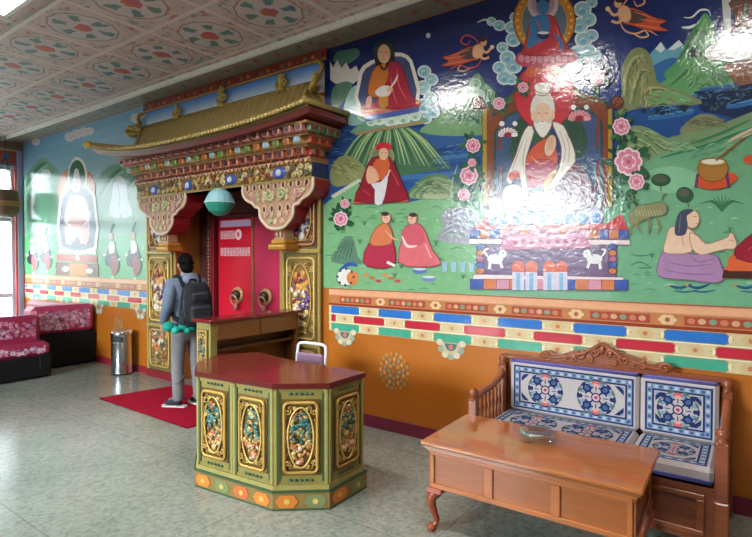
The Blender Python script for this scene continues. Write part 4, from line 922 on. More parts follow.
# carved wall panels either side of the opening
for x0, x1 in ((-6.905, -6.29), (-4.205, -3.645)):
    xm = (x0+x1)/2; w = x1-x0
    pl = MB((124, 108, 66)); pl.box((x0, -.035, .0), (x1, 0, 2.44)); pl.box((x0, -.055, 0), (x0+.035, -.03, 2.44), (176, 150, 84), .006); pl.box((x1-.035, -.055, 0), (x1, -.03, 2.44), (176, 150, 84), .006)
    for z in (.70, 1.70): pl.box((x0, -.06, z), (x1, -.03, z+.045), (176, 150, 84), .006)
    pl.box((x0, -.07, 0), (x1, -.02, .10), (140, 34, 44))
    Q = pl.build('side_pier', M['gold'], PT)
    gc = [(216, 212, 200), (206, 170, 100), (216, 206, 180), (96, 60, 110), (150, 50, 50), (206, 150, 70), (90, 140, 180), (200, 130, 60)]
    panel(Q, T(xm, -.04, 1.22), w-.12, .90, 5, True, (150, 118, 62), (222, 190, 110), gc); panel(Q, T(xm, -.04, 2.08), w-.12, .62, 8, True, (120, 70, 60), (200, 150, 100), [(206, 206, 190), (160, 70, 90), (60, 70, 130), (206, 160, 90), (170, 90, 60)])
    panel(Q, T(xm, -.04, .41), w-.12, .54, 9, False, (130, 104, 60), (196, 160, 90), [(150, 110, 60), (80, 70, 50), (190, 110, 60), (200, 190, 160), (60, 90, 90)] if x0 < -5 else [(52, 50, 40), (70, 62, 44), (96, 80, 50)])
# gold-brown jambs of the recess and its ceiling board
for x, sg in ((OL, 1), (OR, -1)):
    j = MB((168, 112, 48)); j.box((x, -.03, 0), (x+sg*.03, OD, OT)); j.box((x, -.04, 0), (x+sg*.05, .0, OT), (176, 140, 76), .008); j.build('jamb', M['gold'], PT)
MB((70, 34, 28)).box((OL+.03, -.02, OT-.03), (OR-.03, OD, OT)).build('head_board', M['paint'], PT)
# red frieze, sky panel and gilded ridge figures above the roof
p = Paint('sky_panel', PT, .003, M['mural']); p.lim = None
for i in range(9): t = i/8; band(p, -6.95, -3.62, 3.70-.026*(i+1)-(.1 if i == 8 else 0), 3.70-.026*i, tuple(a+(b-a)*t for a, b in zip((74, 132, 226), (240, 244, 248))))
pp = p.done()
b = MB((142, 44, 34)); b.box((-6.99, -.03, 3.69), (-3.58, 0, 3.795)); b.box((-6.99, -.035, 3.685), (-3.58, 0, 3.70), (190, 150, 90))
for i in range(30): b.ball((-6.92+i*.113, -.03, 3.745), (.034, .008, .024), [(96, 110, 70), (176, 120, 60), (120, 30, 40)][i % 3], 6, 4)
b.build('red_frieze', M['paint'], PT)
def ridge_fig(x, h, big):
    f = MB((188, 160, 84)); f.lathe([(.05, 0), (.055, .03), (.03, .05), (.028, h*.5), (.04, h*.6), (.02, h*.8), (.03, h*.9), (.004, h)], (x, -.06, 3.46), 10)
    for sg in (1, -1):
        f.tube([(a, -.065, c) for a, c in spiral((x+sg*.05, 3.47+h*.35), .05, 1.3, 0, sg, 12)], .013, n=5)
        if big: f.tube([(a, -.065, c) for a, c in spiral((x+sg*.03, 3.47+h*.7), .035, 1.3, 0, sg, 10)], .011, n=5)
    f.build('ridge_ornament', M['gold'], PT)
ridge_fig(-6.14, .20, 0); ridge_fig(-5.22, .27, 1); ridge_fig(-4.20, .20, 1)
for x, sg in ((-3.72, 1), (-6.98, -1)):
    f = MB((180, 146, 66))
    f.tube(spline([(x-sg*.02, -.02, 3.42), (x+sg*.06, -.16, 3.36), (x+sg*.13, -.20, 3.40), (x+sg*.12, -.12, 3.48), (x+sg*.05, -.06, 3.52), (x+sg*.11, -.05, 3.60), (x+sg*.06, -.05, 3.68), (x, -.05, 3.66)], False, 4), .034, n=7, taper=lambda t: 1.2-.7*t)
    for i in range(6): f.ball((x+sg*(.02+.02*i), -.08-.02*i, 3.44+.012*(i % 3)), (.03, .03, .04), (206, 176, 96), 6, 4)
    f.tube([(lambda q: (q[0], q[1]-.01, q[2]+.008))(rp(NU if sg > 0 else 0, j)) for j in range(NV+1)], .024, (164, 140, 84), n=7)
    f.build('dragon_ornament', M['gold'], PT)
MB((150, 124, 62)).tube([(RX0, -.03, 3.475), (RX1, -.03, 3.475)], .026, n=7).build('ridge_cap', M['gold'], PT)

# ------------------------------------------------------------------ red double door in the recess
D1 = tag(bpy.data.objects.new('door_1', None), kind='structure'); COL.objects.link(D1); D1.location = (-5.26, OD, 0)
DL, DM, DR, DT = -5.89, -5.185, -4.54, 2.17
f = MB((72, 34, 30)); f.box((OL+.03, OD-.10, 0), (DL-.10, OD, OT-.03)); f.box((DR+.10, OD-.10, 0), (OR-.03, OD, OT-.03)); f.box((DL-.10, OD-.10, DT+.06), (DR+.10, OD, OT-.03))
for x in (DL-.10, DL-.05, DR+.05, DR+.10): f.box((x-.018, OD-.12, 0), (x+.018, OD-.02, DT+.06), (110, 60, 46) if abs(x+5.26) > .77 else (120, 24, 36), .006)
f.box((DL-.08, OD-.11, DT), (DR+.08, OD-.02, DT+.05), (86, 30, 30), .006)
for i in range(46): f.ball((DL-.155, OD-.104, .06+i*.05), (.014, .012, .02), (176, 130, 90), 6, 4); f.ball((DR+.155, OD-.104, .06+i*.05), (.014, .012, .02), (176, 130, 90), 6, 4)
f.build('door_frame', M['paint'], D1)
M['door'] = painted('red_door_gloss', .2, nscale=3, namt=.06, bump=.06, bscale=6, ior=1.7)
for x0, x1, c in ((DL, DM-.012, (206, 26, 52)), (DM+.012, DR, (196, 44, 84))):  # right leaf pinker: the glare on it is put into its colour
    l = MB(c); l.box((x0, OD-.06, .02), (x1, OD-.02, DT), bev=.006)
    L = l.build('door_leaf', M['door'], D1)
    xk = -5.47 if x0 == DL else -4.93; kn = MB((206, 150, 110)); kn.X = T(xk, OD-.062, 1.165) @ Matrix.Rotation(PI/2, 4, 'X')
    kn.lathe([(.0, 0), (.105, 0), (.11, .012), (.095, .03), (.075, .03), (.0, .034)], n=24); kn.lathe([(.0, .03), (.065, .03), (.07, .06), (.05, .09), (0, .10)], n=16, col=(60, 58, 40))
    for i in range(20): kn.ball((.088*cos(i*PI/10), .088*sin(i*PI/10), .03), .010, (226, 190, 150), 6, 4)
    K = kn.build('door_knocker', M['gold'], L)
    rg = MB((206, 150, 120)); rg.tube([(xk+.06*cos(a), OD-.14-.02*sin(a), 1.10+.07*sin(a)) for a in [i*2*PI/20 for i in range(20)]], .010, n=6, closed=True); rg.ball((xk, OD-.11, 1.015), (.04, .025, .05), (176, 110, 96), 8, 6); rg.build('knocker_ring', M['gold'], K)
    if x0 == DL:      # white lettering, too blurred in the photograph to read: strokes of the same size
        tx = MB((232, 196, 206)); rr = random.Random(4)
        tx.box((x0+.06, OD-.064, 2.06), (x1-.03, OD-.0605, 2.145), (206, 170, 206))  # pale mauve strip: a reflection painted on the leaf above the lettering
        for z0, z1, a, b_, n in ((1.90, 2.01, x0+.06, x0+.36, 5), (1.675, 1.785, x0+.06, x1-.03, 10)):
            for i in range(n):
                q = a+(b_-a)*i/n; ww = (b_-a)/n*.8
                tx.box((q, OD-.064, z0), (q+ww*.28, OD-.0605, z1)); tx.box((q+ww*.62, OD-.064, z0), (q+ww*.9, OD-.0605, z1))
                for zz in rr.sample([0, .42, .84], 2): tx.box((q+ww*.2, OD-.064, z0+(z1-z0)*zz), (q+ww*.72, OD-.0605, z0+(z1-z0)*(zz+.16)))
        tx.prism(arc(x0+.42, 1.955, .065, .07, n=18), OD-.064, OD-.0605, (236, 206, 206), axis='y'); tx.prism(arc(x0+.42, 1.955, .03, .034, n=12), OD-.066, OD-.064, (216, 90, 110), axis='y')
        tx.build('lettering_and_reflection', M['plain'], L)
struct(MB((150, 120, 70)).box((DM-.014, OD-.07, .02), (DM+.014, OD-.03, DT)).build('trim_7', M['gold']))

# ------------------------------------------------------------------ lantern under the lintel
LN = thing('hanging_lantern', 'turquoise and pale blue paper lantern hanging under the portal beam', 'lantern', (-5.0, -.26, 2.285))
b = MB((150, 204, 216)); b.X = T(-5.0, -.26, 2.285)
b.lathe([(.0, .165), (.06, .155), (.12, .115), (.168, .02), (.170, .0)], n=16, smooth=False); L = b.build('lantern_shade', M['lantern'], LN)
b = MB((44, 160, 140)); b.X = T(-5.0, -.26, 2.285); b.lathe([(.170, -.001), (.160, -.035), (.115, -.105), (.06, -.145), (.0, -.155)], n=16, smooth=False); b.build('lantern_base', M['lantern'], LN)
MB((200, 226, 226)).tube([(-5+.1705*cos(a), -.26+.1705*sin(a), 2.284) for a in [i*2*PI/24 for i in range(24)]], .006, n=5, closed=True).build('rim', M['lantern'], LN)
MB((60, 50, 44)).tube([(-5.0, -.26, 2.45), (-5.0, -.22, 2.52), (-5.0, -.24, 2.56)], .004, n=5).build('hanging_cord', M['matte'], LN)
# ------------------------------------------------------------------ reception desk
def offset(poly, d):
    n = len(poly); out = []
    for i in range(n):
        a, b_, c = Vector(poly[i-1]), Vector(poly[i]), Vector(poly[(i+1) % n])
        e1 = (b_-a).normalized(); e2 = (c-b_).normalized(); n1 = Vector((e1.y, -e1.x)); n2 = Vector((e2.y, -e2.x)); m = (n1+n2)/(1+n1.dot(n2)); out.append(tuple(b_+m*d))
    return out
DK = [(-3.255, -1.80), (-2.535, -1.73), (-2.26, -1.505), (-2.265, -1.13), (-3.05, -1.12), (-3.46, -1.04), (-3.66, -1.30), (-3.53, -1.59)]
DS = thing('reception_desk', 'low many-sided reception desk with gilded carved panels and a dark red top', 'desk', (-2.95, -1.42, 0))
b = MB((138, 122, 62)); b.prism(DK, .13, .795); BD = b.build('desk_body', M['paint'], DS)
b = MB((136, 108, 56)); b.prism(offset(DK, .022), 0, .115); b.prism(offset(DK, .026), .115, .13, (52, 76, 50)); b.prism(offset(DK, .012), .13, .16, (156, 142, 80))
pl = offset(DK, .024)
for i in range(3):
    P_, Q_ = Vector(pl[i]), Vector(pl[i+1]); L = (Q_-P_).length; an = math.atan2((Q_-P_).y, (Q_-P_).x); b.X = T(P_.x, P_.y, 0, an); n = max(2, round(L/.19))
    b.box((0, -.0005, .0), (L, .004, .012), (60, 84, 56))
    for j in range(n):
        u = L*(j+.5)/n; h = L/n*.40
        b.prism([(u-h, .06), (u-h*.6, .10), (u+h*.6, .10), (u+h, .06), (u+h*.6, .02), (u-h*.6, .02)], -.003, .0, [(206, 120, 44), (120, 128, 84), (196, 100, 50)][j % 3], axis='y')
        b.prism(arc(u, .06, .02, .018, n=8), -.005, -.003, (206, 170, 90), axis='y')
b.X = Matrix.Identity(4); b.build('plinth', M['paint'], DS)
b = MB((104, 36, 32)); b.prism(offset(DK, .014), .795, .832); b.prism(offset(DK, .018), .803, .824, (96, 32, 28)); b.build('desk_top', M['varnish'], DS)
dcols = [(206, 176, 150), (180, 96, 60), (186, 150, 84), (150, 116, 60), (52, 100, 96), (60, 96, 90), (190, 160, 90), (150, 96, 60), (200, 190, 160)]
for i, n in ((0, 2), (1, 1), (2, 1)):
    P_, Q_ = Vector(DK[i]), Vector(DK[i+1]); L = (Q_-P_).length; an = math.atan2((Q_-P_).y, (Q_-P_).x)
    for j in range(n):
        w_ = L/n; c = P_+(Q_-P_)*((j+.5)/n); mx = T(c.x, c.y, .475, an)
        panel(BD, mx @ T(0, -.003, 0), min(.27, w_-.10), .50, 20+i*3+j, True, (112, 84, 36), (186, 146, 74), dcols, fr=.02)
        t = MB((56, 78, 48)); t.X = mx
        for sx in (-1, 1): t.box((sx*(w_/2-.032)-.008, -.008, -.29), (sx*(w_/2-.032)+.008, .004, .29)); t.box((sx*(w_/2-.012)-.012, -.012, -.315), (sx*(w_/2-.012)+.012, .004, .315), (150, 138, 74), .004)
        for sz in (-1, 1):
            for q in range(5): t.ball(((q-2)*.034, -.002, sz*.285), (.015, .008, .010), (48, 84, 64), 6, 4)
        t.build('green_moulding', M['paint'], BD)

# ------------------------------------------------------------------ high counter behind the desk
CT = thing('back_counter', 'high counter with a dark red top and open brown shelves, behind the low desk', 'counter', (-3.98, -.66, 0))
b = MB((112, 70, 36)); b.box((-4.10, -1.17, 0), (-4.06, -.13, 1.07)); b.box((-4.06, -.16, 0), (-3.88, -.13, 1.07)); b.box((-4.06, -1.14, .0), (-3.90, -.16, .05)); b.build('counter_carcass', M['wood'], CT)
b = MB((128, 82, 40)); b.box((-3.905, -1.15, .91), (-3.88, -.16, 1.07)); b.box((-3.907, -.66, .91), (-3.874, -.64, 1.07), (104, 64, 32)); b.build('fascia_board', M['wood'], CT)
for z in (.55, .80): MB((84, 50, 28)).box((-4.06, -1.14, z), (-3.91, -.16, z+.022)).build('shelf', M['wood'], CT)
b = MB((110, 32, 34)); b.box((-4.13, -1.24, 1.07), (-3.86, -.10, 1.10), bev=.006); b.build('counter_top', M['varnish'], CT)
b = MB((150, 138, 78)); b.box((-4.10, -1.21, 0), (-3.90, -1.14, 1.07)); EP = b.build('end_pier', M['paint'], CT)
panel(EP, T(-4.0, -1.214, .80), .15, .42, 41, False, (120, 96, 44), (196, 166, 92), dcols, fr=.014)
panel(EP, T(-4.0, -1.214, .32), .15, .42, 42, False, (120, 96, 44), (196, 166, 92), dcols, fr=.014)

# ------------------------------------------------------------------ staff chair
CH = thing('staff_chair', 'white tube-framed chair with a mauve backrest behind the low desk', 'chair', (-3.285, -.79, 0), math.radians(4))
fr_ = MB((226, 226, 230)); R_ = .0135
fr_.tube(spline([(-.165, .19, .44), (-.165, .22, .62), (-.165, .245, .80), (-.135, .25, .855), (0, .25, .862), (.135, .25, .855), (.165, .245, .80), (.165, .22, .62), (.165, .19, .44)], False, 4), R_, n=8)
fr_.build('back_frame', M['plain'], CH, world=False)
b = MB((146, 116, 140)); b.box((-.15, .205, .60), (.15, .238, .775), bev=.012); b.build('backrest', M['fabric'], CH, world=False)
b = MB((146, 116, 140)); b.box((-.2, -.19, .42), (.2, .19, .475), bev=.02); b.build('seat', M['fabric'], CH, world=False)
for sx in (-1, 1):
    for sy in (-1, 1): MB((226, 226, 230)).tube([(sx*.165, sy*.16, .42), (sx*.185, sy*.20, .012), (sx*.185, sy*.20, 0)], R_, n=7).build('leg', M['plain'], CH, world=False)
MB((226, 226, 230)).tube([(-.18, -.185, .16), (.18, -.185, .16)], .009, n=6).build('stretcher', M['plain'], CH, world=False)

# ------------------------------------------------------------------ carved bench and its cushions
WD, WD2, WDK = (130, 70, 44), (148, 82, 52), (96, 50, 30)
SX0, SX1, SYB, SYF = -1.635, -.135, -.05, -.63
BS = thing('carved_bench', 'carved wooden bench with a scrolled crest against the painted wall', 'bench', ((SX0+SX1)/2, -.34, 0))
b = MB(WDK); b.box((SX0+.05, SYB-.035, .30), (SX1-.05, SYB, .86), bev=.006); b.box((SX0, SYB-.05, .845), (SX1, SYB+.005, .885), WD, .01); BK = b.build('back_panel', M['wood'], BS)
b = MB(WD); xm = (SX0+SX1)/2
crest = spline([(-.46, .88), (-.44, .93), (-.38, .945), (-.33, .925), (-.28, .93), (-.2, .965), (-.11, .985), (-.05, 1.02), (0, 1.045), (.05, 1.02), (.11, .985), (.2, .965), (.28, .93), (.33, .925), (.38, .945), (.44, .93), (.46, .88)], False, 3)
b.prism([(xm+a, z) for a, z in crest], SYB-.045, SYB-.01, axis='y')
for sg in (1, -1):
    for cx_, cz_, r, a0 in ((.40, .905, .04, 0), (.27, .91, .03, 1), (.15, .935, .036, 2), (.05, .965, .03, .5), (.08, .91, .025, 3), (.2, .905, .022, 1.4)):
        b.tube([(a, SYB-.05, z) for a, z in spiral((xm+sg*cx_, cz_), r, 1.4, a0, sg, 12)], .0095, WD2, n=5)
    b.tube([(xm+sg*a, SYB-.05, z) for a, z in [(.44, .90), (.34, .895), (.24, .915), (.12, .955), (.02, 1.02)]], .009, WD2, n=5)
b.ball((xm, SYB-.05, .99), (.022, .016, .03), WD2, 8, 6); b.build('crest', M['wood'], BK)
for sx, x in ((-1, SX0), (1, SX1)):
    for nm, y in (('front_post', SYF), ('back_post', SYB-.03)):
        p_ = MB(WD); top = .70 if nm == 'front_post' else .87
        p_.box((x-.032, y-.03, .30), (x+.032, y+.03, top-.07), bev=.006); p_.lathe([(.03, 0), (.036, .015), (.024, .03), (.038, .05), (.032, .075), (.012, .09), (0, .095)], (x, y, top-.08), 12)
        p_.box((x-.036, y-.034, .0), (x+.036, y+.034, .30), bev=.008); p_.build(nm, M['wood'], BS)
    a = MB(WD2); a.tube(spline([(x, SYF+.02, .635), (x, SYF+.12, .655), (x, -.36, .665), (x, -.22, .69), (x, SYB-.05, .74)], False, 4), .026, n=8); a.box((x-.02, SYF, .37), (x+.02, SYB-.04, .41)); AR = a.build('arm_rail', M['wood'], BS)
    s_ = MB(WD)
    for i in range(7):
        y = SYF+.07+i*.067; s_.lathe([(.009, .41), (.014, .44), (.009, .48), (.016, .53), (.009, .58), (.013, .61), (.009, .65)], (x, y, 0), 8)
    s_.build('spindles', M['wood'], AR)
b = MB(WD); b.box((SX0+.04, SYF, .31), (SX1-.04, SYB-.05, .36), WDK); b.box((SX0+.03, SYF-.012, .05), (SX1-.03, SYF+.02, .36), WD)
for i in range(3):
    w_ = (SX1-SX0-.12)/3; x0 = SX0+.06+i*w_
    for lo, hi in (((x0, .085), (x0+w_-.02, .115)), ((x0, .29), (x0+w_-.02, .32)), ((x0, .115), (x0+.04, .29)), ((x0+w_-.06, .115), (x0+w_-.02, .29))): b.box((lo[0], SYF-.026, lo[1]), (hi[0], SYF-.01, hi[1]), WD2, .004)
b.build('seat_base', M['wood'], BS)

CREAM, NAVY, MID, PALE, ROSE = (180, 170, 170), (36, 48, 92), (70, 96, 136), (128, 146, 172), (190, 100, 100)
def weave(par, fn, w, h, n, seed):
    """woven pattern on a cushion face; fn(u, v) -> point, lifted a hair per layer"""
    m = MB(); L = [0]
    def q(c, pts): L[0] += 1; m.add([fn(u, v, .0006+L[0]*.00001) for u, v in pts], [tuple(range(len(pts)))], c)
    def fr_(d, t, c):
        for a in ((d, d, w-d, d+t), (d, h-d-t, w-d, h-d), (d, d+t, d+t, h-d-t), (w-d-t, d+t, w-d, h-d-t)): q(c, [(a[0], a[1]), (a[2], a[1]), (a[2], a[3]), (a[0], a[3])])
    fr_(.016, .012, NAVY); fr_(.028, .030, PALE); fr_(.058, .012, NAVY)
    for i in range(int(w/.03)-2):
        for v in (.043, h-.043): q([MID, (176, 178, 186)][i % 2], [(.05+i*.03+.013*cos(t), v+.012*sin(t)) for t in [j*PI/3 for j in range(6)]])
    for i in range(int(h/.03)-2):
        for u in (.043, w-.043): q([MID, (176, 178, 186)][i % 2], [(u+.012*cos(t), .05+i*.03+.013*sin(t)) for t in [j*PI/3 for j in range(6)]])
    s = .06
    for cx_, cy_, sx, sy in ((.078, .078, 1, 1), (w-.078, .078, -1, 1), (.078, h-.078, 1, -1), (w-.078, h-.078, -1, -1)):
        for k_, c in ((s, NAVY), (s*.45, PALE)): q(c, [(cx_, cy_), (cx_+sx*k_, cy_), (cx_+sx*k_*.7, cy_+sy*k_*.3), (cx_+sx*k_*.3, cy_+sy*k_*.7), (cx_, cy_+sy*k_)])
    r = min(h*.36, (w-.16)/n*.47)
    for i in range(n):
        cu = .08+(w-.16)*(i+.5)/n; cv = h/2
        def bl(c, a, d, ra, rb, rot=None):
            rot = a if rot is None else rot
            q(c, [(cu+d*cos(a)+ra*cos(t)*cos(rot)-rb*sin(t)*sin(rot), cv+d*sin(a)+ra*cos(t)*sin(rot)+rb*sin(t)*cos(rot)) for t in [j*PI/5 for j in range(10)]])
        for j in range(16): a = j*PI/8; bl([NAVY, (84, 110, 100)][j % 2], a, r*.95, r*.07, r*.19)
        for j in range(8): a = PI/8+j*PI/4; bl([PALE, MID][j % 2], a, r*.80, r*.09, r*.13); bl(NAVY, a, r*.56, r*.05, r*.10)
        for j in range(4):
            a = PI/4+j*PI/2; bl(NAVY, a, r*.66, r*.25, r*.25); bl(MID, a, r*.68, r*.15, r*.12); bl(PALE, a+.42, r*.74, r*.10, r*.08); bl(PALE, a-.42, r*.74, r*.10, r*.08); bl(NAVY, a, r*.36, r*.12, r*.05)
        for a in (PI/2, -PI/2): bl(ROSE, a, r*.80, r*.13, r*.24); bl((216, 150, 140), a, r*.70, r*.08, r*.14); bl(NAVY, a, r*.48, r*.16, r*.03)
        for a in (0, PI): bl(NAVY, a, r*.82, r*.13, r*.12); bl(MID, a, r*.5, r*.16, r*.035)
        bl(NAVY, 0, 0, r*.26, r*.28); bl((206, 170, 176), 0, 0, r*.19, r*.2); bl(ROSE, 0, 0, r*.11, r*.11); bl(NAVY, 0, 0, r*.05, r*.05)
    return m.build('woven_pattern', M['fabric'], par, flat=True)
BC0, BC1, BC2 = -1.545, -.628, -.175
def cushion(name, lab, cat, lo, hi, seat, n, seed, piping):
    b = MB(CREAM); b.box(lo, hi, bev=.022)
    c = tag(b.build(name, M['fabric']), lab, cat, 'woven bench cushions')
    m = MB(piping)
    if seat: e = [(lo[0]+.01, lo[1]+.004, lo[2]+.012), (hi[0]-.01, lo[1]+.004, lo[2]+.012), (hi[0]-.01, lo[1]+.004, lo[2]+.022), (lo[0]+.01, lo[1]+.004, lo[2]+.022)]
    else: e = [(lo[0]+.012, lo[1]+.012, hi[2]-.004), (hi[0]-.012, lo[1]+.012, hi[2]-.004), (hi[0]-.012, hi[1]-.012, hi[2]-.004), (lo[0]+.012, hi[1]-.012, hi[2]-.004)]
    m.tube(e, .010, n=6, closed=True); m.build('piping', M['fabric'], c)
    if seat: weave(c, lambda u, v, d: (lo[0]+.02+u, lo[1]+.02+v, hi[2]+d), hi[0]-lo[0]-.04, hi[1]-lo[1]-.04, n, seed)
    else: weave(c, lambda u, v, d: (lo[0]+.015+u, lo[1]-d, lo[2]+.015+v), hi[0]-lo[0]-.03, hi[2]-lo[2]-.03, n, seed)
    return c
cushion('back_cushion', 'wide woven back cushion with two blue medallions on the bench', 'cushion', (BC0, -.165, .462), (BC1-.004, -.09, .852), False, 2, 1, (88, 84, 150))
cushion('back_cushion', 'narrow woven back cushion with one blue medallion at the right end of the bench', 'cushion', (BC1+.004, -.165, .462), (BC2, -.09, .852), False, 1, 2, (88, 84, 150))
cushion('seat_cushion', 'long flat woven seat cushion behind the table and ashtray', 'cushion', (BC0-.03, -.615, .362), (BC1-.004, -.12, .46), True, 2, 3, (80, 84, 150))
cushion('seat_cushion', 'short flat woven seat cushion at the right end of the bench', 'cushion', (BC1+.004, -.615, .362), (BC2-.0, -.12, .46), True, 1, 4, (80, 84, 150))

# ------------------------------------------------------------------ coffee table
TB = thing('coffee_table', 'long varnished wooden coffee table with panelled sides and curved legs, before the bench', 'table', (-1.027, -1.05, 0), math.radians(1.4))
TL, TW = .606, .33
b = MB((158, 92, 48)); b.box((-TL, -TW, .524), (TL, TW, .55), bev=.007); b.box((-TL+.012, -TW+.012, .508), (TL-.012, TW-.012, .524), (140, 78, 42), .004); b.box((-TL+.028, -TW+.028, .488), (TL-.028, TW-.028, .508), (164, 96, 54), .004)
M['tabletop'] = painted('polished_table', .10, ior=1.65,  nscale=3.5, namt=.30, stretch=(1, 7, 1))
b.build('table_top', M['tabletop'], TB, world=False)
b = MB((150, 84, 44)); ax, ay = TL-.05, TW-.05
b.box((-ax, -ay, .265), (ax, ay, .488), bev=.004)
def rails(u0, u1, n, put):
    w_ = (u1-u0)/n; st = .026
    for z0, z1 in ((.265, .295), (.462, .488)): put(u0, u1, z0, z1)
    for i in range(n+1):
        c = u0+i*w_; put(max(u0, c-st), min(u1, c+st), .295, .462)
for sy in (-1, 1): rails(-ax, ax, 3, lambda a, c, z0, z1: b.box((a, sy*(ay+.012), z0), (c, sy*(ay-.005), z1), (166, 96, 52), .004))
for sx in (-1, 1): rails(-ay, ay, 1, lambda a, c, z0, z1: b.box((sx*(ax+.012), a, z0), (sx*(ax-.005), c, z1), (166, 96, 52), .004))
b.build('apron', M['wood'], TB, world=False)
for sx in (-1, 1):
    for sy in (-1, 1):
        l = MB((140, 66, 40)); x, y = sx*(ax-.03), sy*(ay-.02)
        l.box((x-.05, y-.045, .235), (x+.05, y+.045, .266), (158, 84, 66), .006)
        l.tube(spline([(x, y, .24), (x+sx*.028, y+sy*.022, .19), (x+sx*.012, y+sy*.012, .11), (x, y, .06), (x+sx*.018, y+sy*.014, .02), (x+sx*.03, y+sy*.024, .0)], False, 4), .036, n=8, taper=lambda t: 1.1-.62*sin(min(1, t*1.15)*PI*.62)+(.35 if t > .85 else 0))
        l.ball((x+sx*.024, y+sy*.018, .022), (.032, .030, .022), n=9, m=6); l.build('leg', M['wood'], TB, world=False)
AS = thing('ashtray', 'square cut-glass ashtray on four feet on the wooden table', 'ashtray', (-1.058, -.955, .55), math.radians(24))
g = MB(); a_ = .098
def ring(o, i, z0, z1, zi):
    vs = [];
    for r, z in ((o, z0), (o*1.06, z1), (i*1.06, z1), (i*.9, zi)):
        k_ = r*.25; vs += [(x, y, z) for x, y in ((r-k_, -r), (r, -r+k_), (r, r-k_), (r-k_, r), (-r+k_, r), (-r, r-k_), (-r, -r+k_), (-r+k_, -r))]
    g.add(vs, [tuple(range(8)), tuple(24+j for j in range(8))]+[(q*8+j, q*8+(j+1) % 8, q*8+8+(j+1) % 8, q*8+8+j) for q in range(3) for j in range(8)])
ring(a_, a_*.76, .016, .052, .026); g.build('dish', M['glass'], AS, world=False)
for sx in (-1, 1):
    for sy in (-1, 1): MB().lathe([(.010, .0), (.014, .004), (.009, .012), (.013, .018), (0, .019)], (sx*.066, sy*.066, 0), 8).build('foot', M['glass'], AS, world=False)

# ------------------------------------------------------------------ bin, mat
BN = thing('litter_bin', 'shiny steel cylinder litter bin beside the left portal pier', 'bin', (-7.30, -.20, 0))
b = MB((206, 206, 210)); b.X = T(-7.30, -.20, 0); b.lathe([(.142, .0), (.145, .01), (.142, .02), (.142, .55), (.146, .555), (.146, .60), (.138, .608), (.125, .60), (.05, .585), (0, .585)], n=28); b.build('bin_body', M['steel'], BN)
b = MB((24, 24, 26)); b.X = T(-7.30, -.20, 0) @ Matrix.Rotation(math.radians(36), 4, 'Z')
vs = [(r*sin(a), -r*cos(a), z) for z in (.46, .535) for r in (.1445,) for a in [(-.55+1.1*i/8) for i in range(9)]]; b.add(vs, [(i, i+1, 10+i, 9+i) for i in range(8)]); b.tube([(.146*sin(-.55+1.1*i/8), -.146*cos(-.55+1.1*i/8), .458) for i in range(9)], .005, (150, 150, 150), n=5); b.build('bin_opening', M['plain'], BN)
b = MB((30, 30, 30)); b.X = T(-7.30, -.20, 0); b.lathe([(.146, 0), (.147, .012), (.144, .018)], n=28); b.build('rubber_base', M['plain'], BN)
b = MB((156, 24, 48)); b.prism([(-6.17, -1.07), (-4.42, -1.10), (-4.36, -.10), (-5.98, -.10)], .001, .012); MT = tag(b.build('floor_mat', M['matte']), 'crimson floor mat lying before the red double door', 'mat')
b = MB((132, 20, 40)); q = [(-6.17, -1.07), (-4.42, -1.10), (-4.36, -.10), (-5.98, -.10)]; b.tube([(x, y, .010) for x, y in q], .008, n=5, closed=True); b.build('hem', M['matte'], MT)

# ------------------------------------------------------------------ black sofas with crimson covers at the left
def cover_pattern(b, f, w, h, seed, n):
    rr = random.Random(seed)
    for i in range(n):
        u, v = rr.uniform(.04, w-.04), rr.uniform(.04, h-.04); c = rr.choice([(206, 150, 170), (150, 110, 150), (190, 96, 120), (216, 190, 200), (96, 30, 60)]); r = rr.uniform(.007, .02)
        for k_ in range(5): a = k_*1.256+i; b.add([f(u+r*.9*cos(a)+r*.55*cos(t), v+r*.9*sin(a)+r*.55*sin(t), .001+i*.00001) for t in [j*PI/3 for j in range(6)]], [tuple(range(6))], c)
CRIM, BLK = (142, 36, 70), (11, 11, 12)
S2 = thing('sofa', 'black sofa with dull crimson flowered covers at the left edge of the photo', 'sofa', (-8.35, -1.9, 0))
b = MB(BLK); b.box((-8.39, -2.9, .02), (-7.87, -.89, .31), bev=.02); b.box((-8.39, -1.06, .1), (-7.86, -.88, .34), bev=.03); b.build('sofa_base', M['leather'], S2)
b = MB(CRIM); b.box((-8.36, -2.86, .31), (-7.85, -.90, .50), bev=.05); cover_pattern(b, lambda u, v, d: (-7.85+d, -.94-u, .33+v), 1.8, .15, 3, 300); b.build('seat_cushion', M['satin'], S2)
b = MB(CRIM); b.box((-8.39, -2.86, .34), (-8.16, -.90, .845), bev=.06); cover_pattern(b, lambda u, v, d: (-8.16+d, -.94-u, .51+v), 1.8, .30, 4, 460); b.build('backrest', M['satin'], S2)
for x in (-8.33, -7.95):
    for y in (-2.8, -1.0): MB((60, 60, 62)).lathe([(.02, 0), (.025, .03)], (x, y, 0), 8).build('foot', M['plain'], S2)
S1 = thing('sofa', 'black sofa end with a glossy crimson cover, against the back wall beside the steel bin', 'sofa', (-9.3, -.5, 0))
b = MB(BLK); b.box((-10.5, -.92, .02), (-8.42, -.04, .40), bev=.03); b.box((-8.72, -.915, .02), (-8.40, -.03, .53), bev=.03); b.build('sofa_base', M['leather'], S1)
b = MB((172, 52, 92)); b.box((-8.74, -.93, .515), (-8.385, -.05, .935), bev=.06); cover_pattern(b, lambda u, v, d: (-8.385+d, -.88+u, .55+v), .78, .34, 7, 420); b.build('arm_cover', M['satin'], S1)
b = MB((124, 28, 58)); b.box((-10.5, -.24, .40), (-8.74, -.035, .90), bev=.06); b.build('backrest', M['satin'], S1)
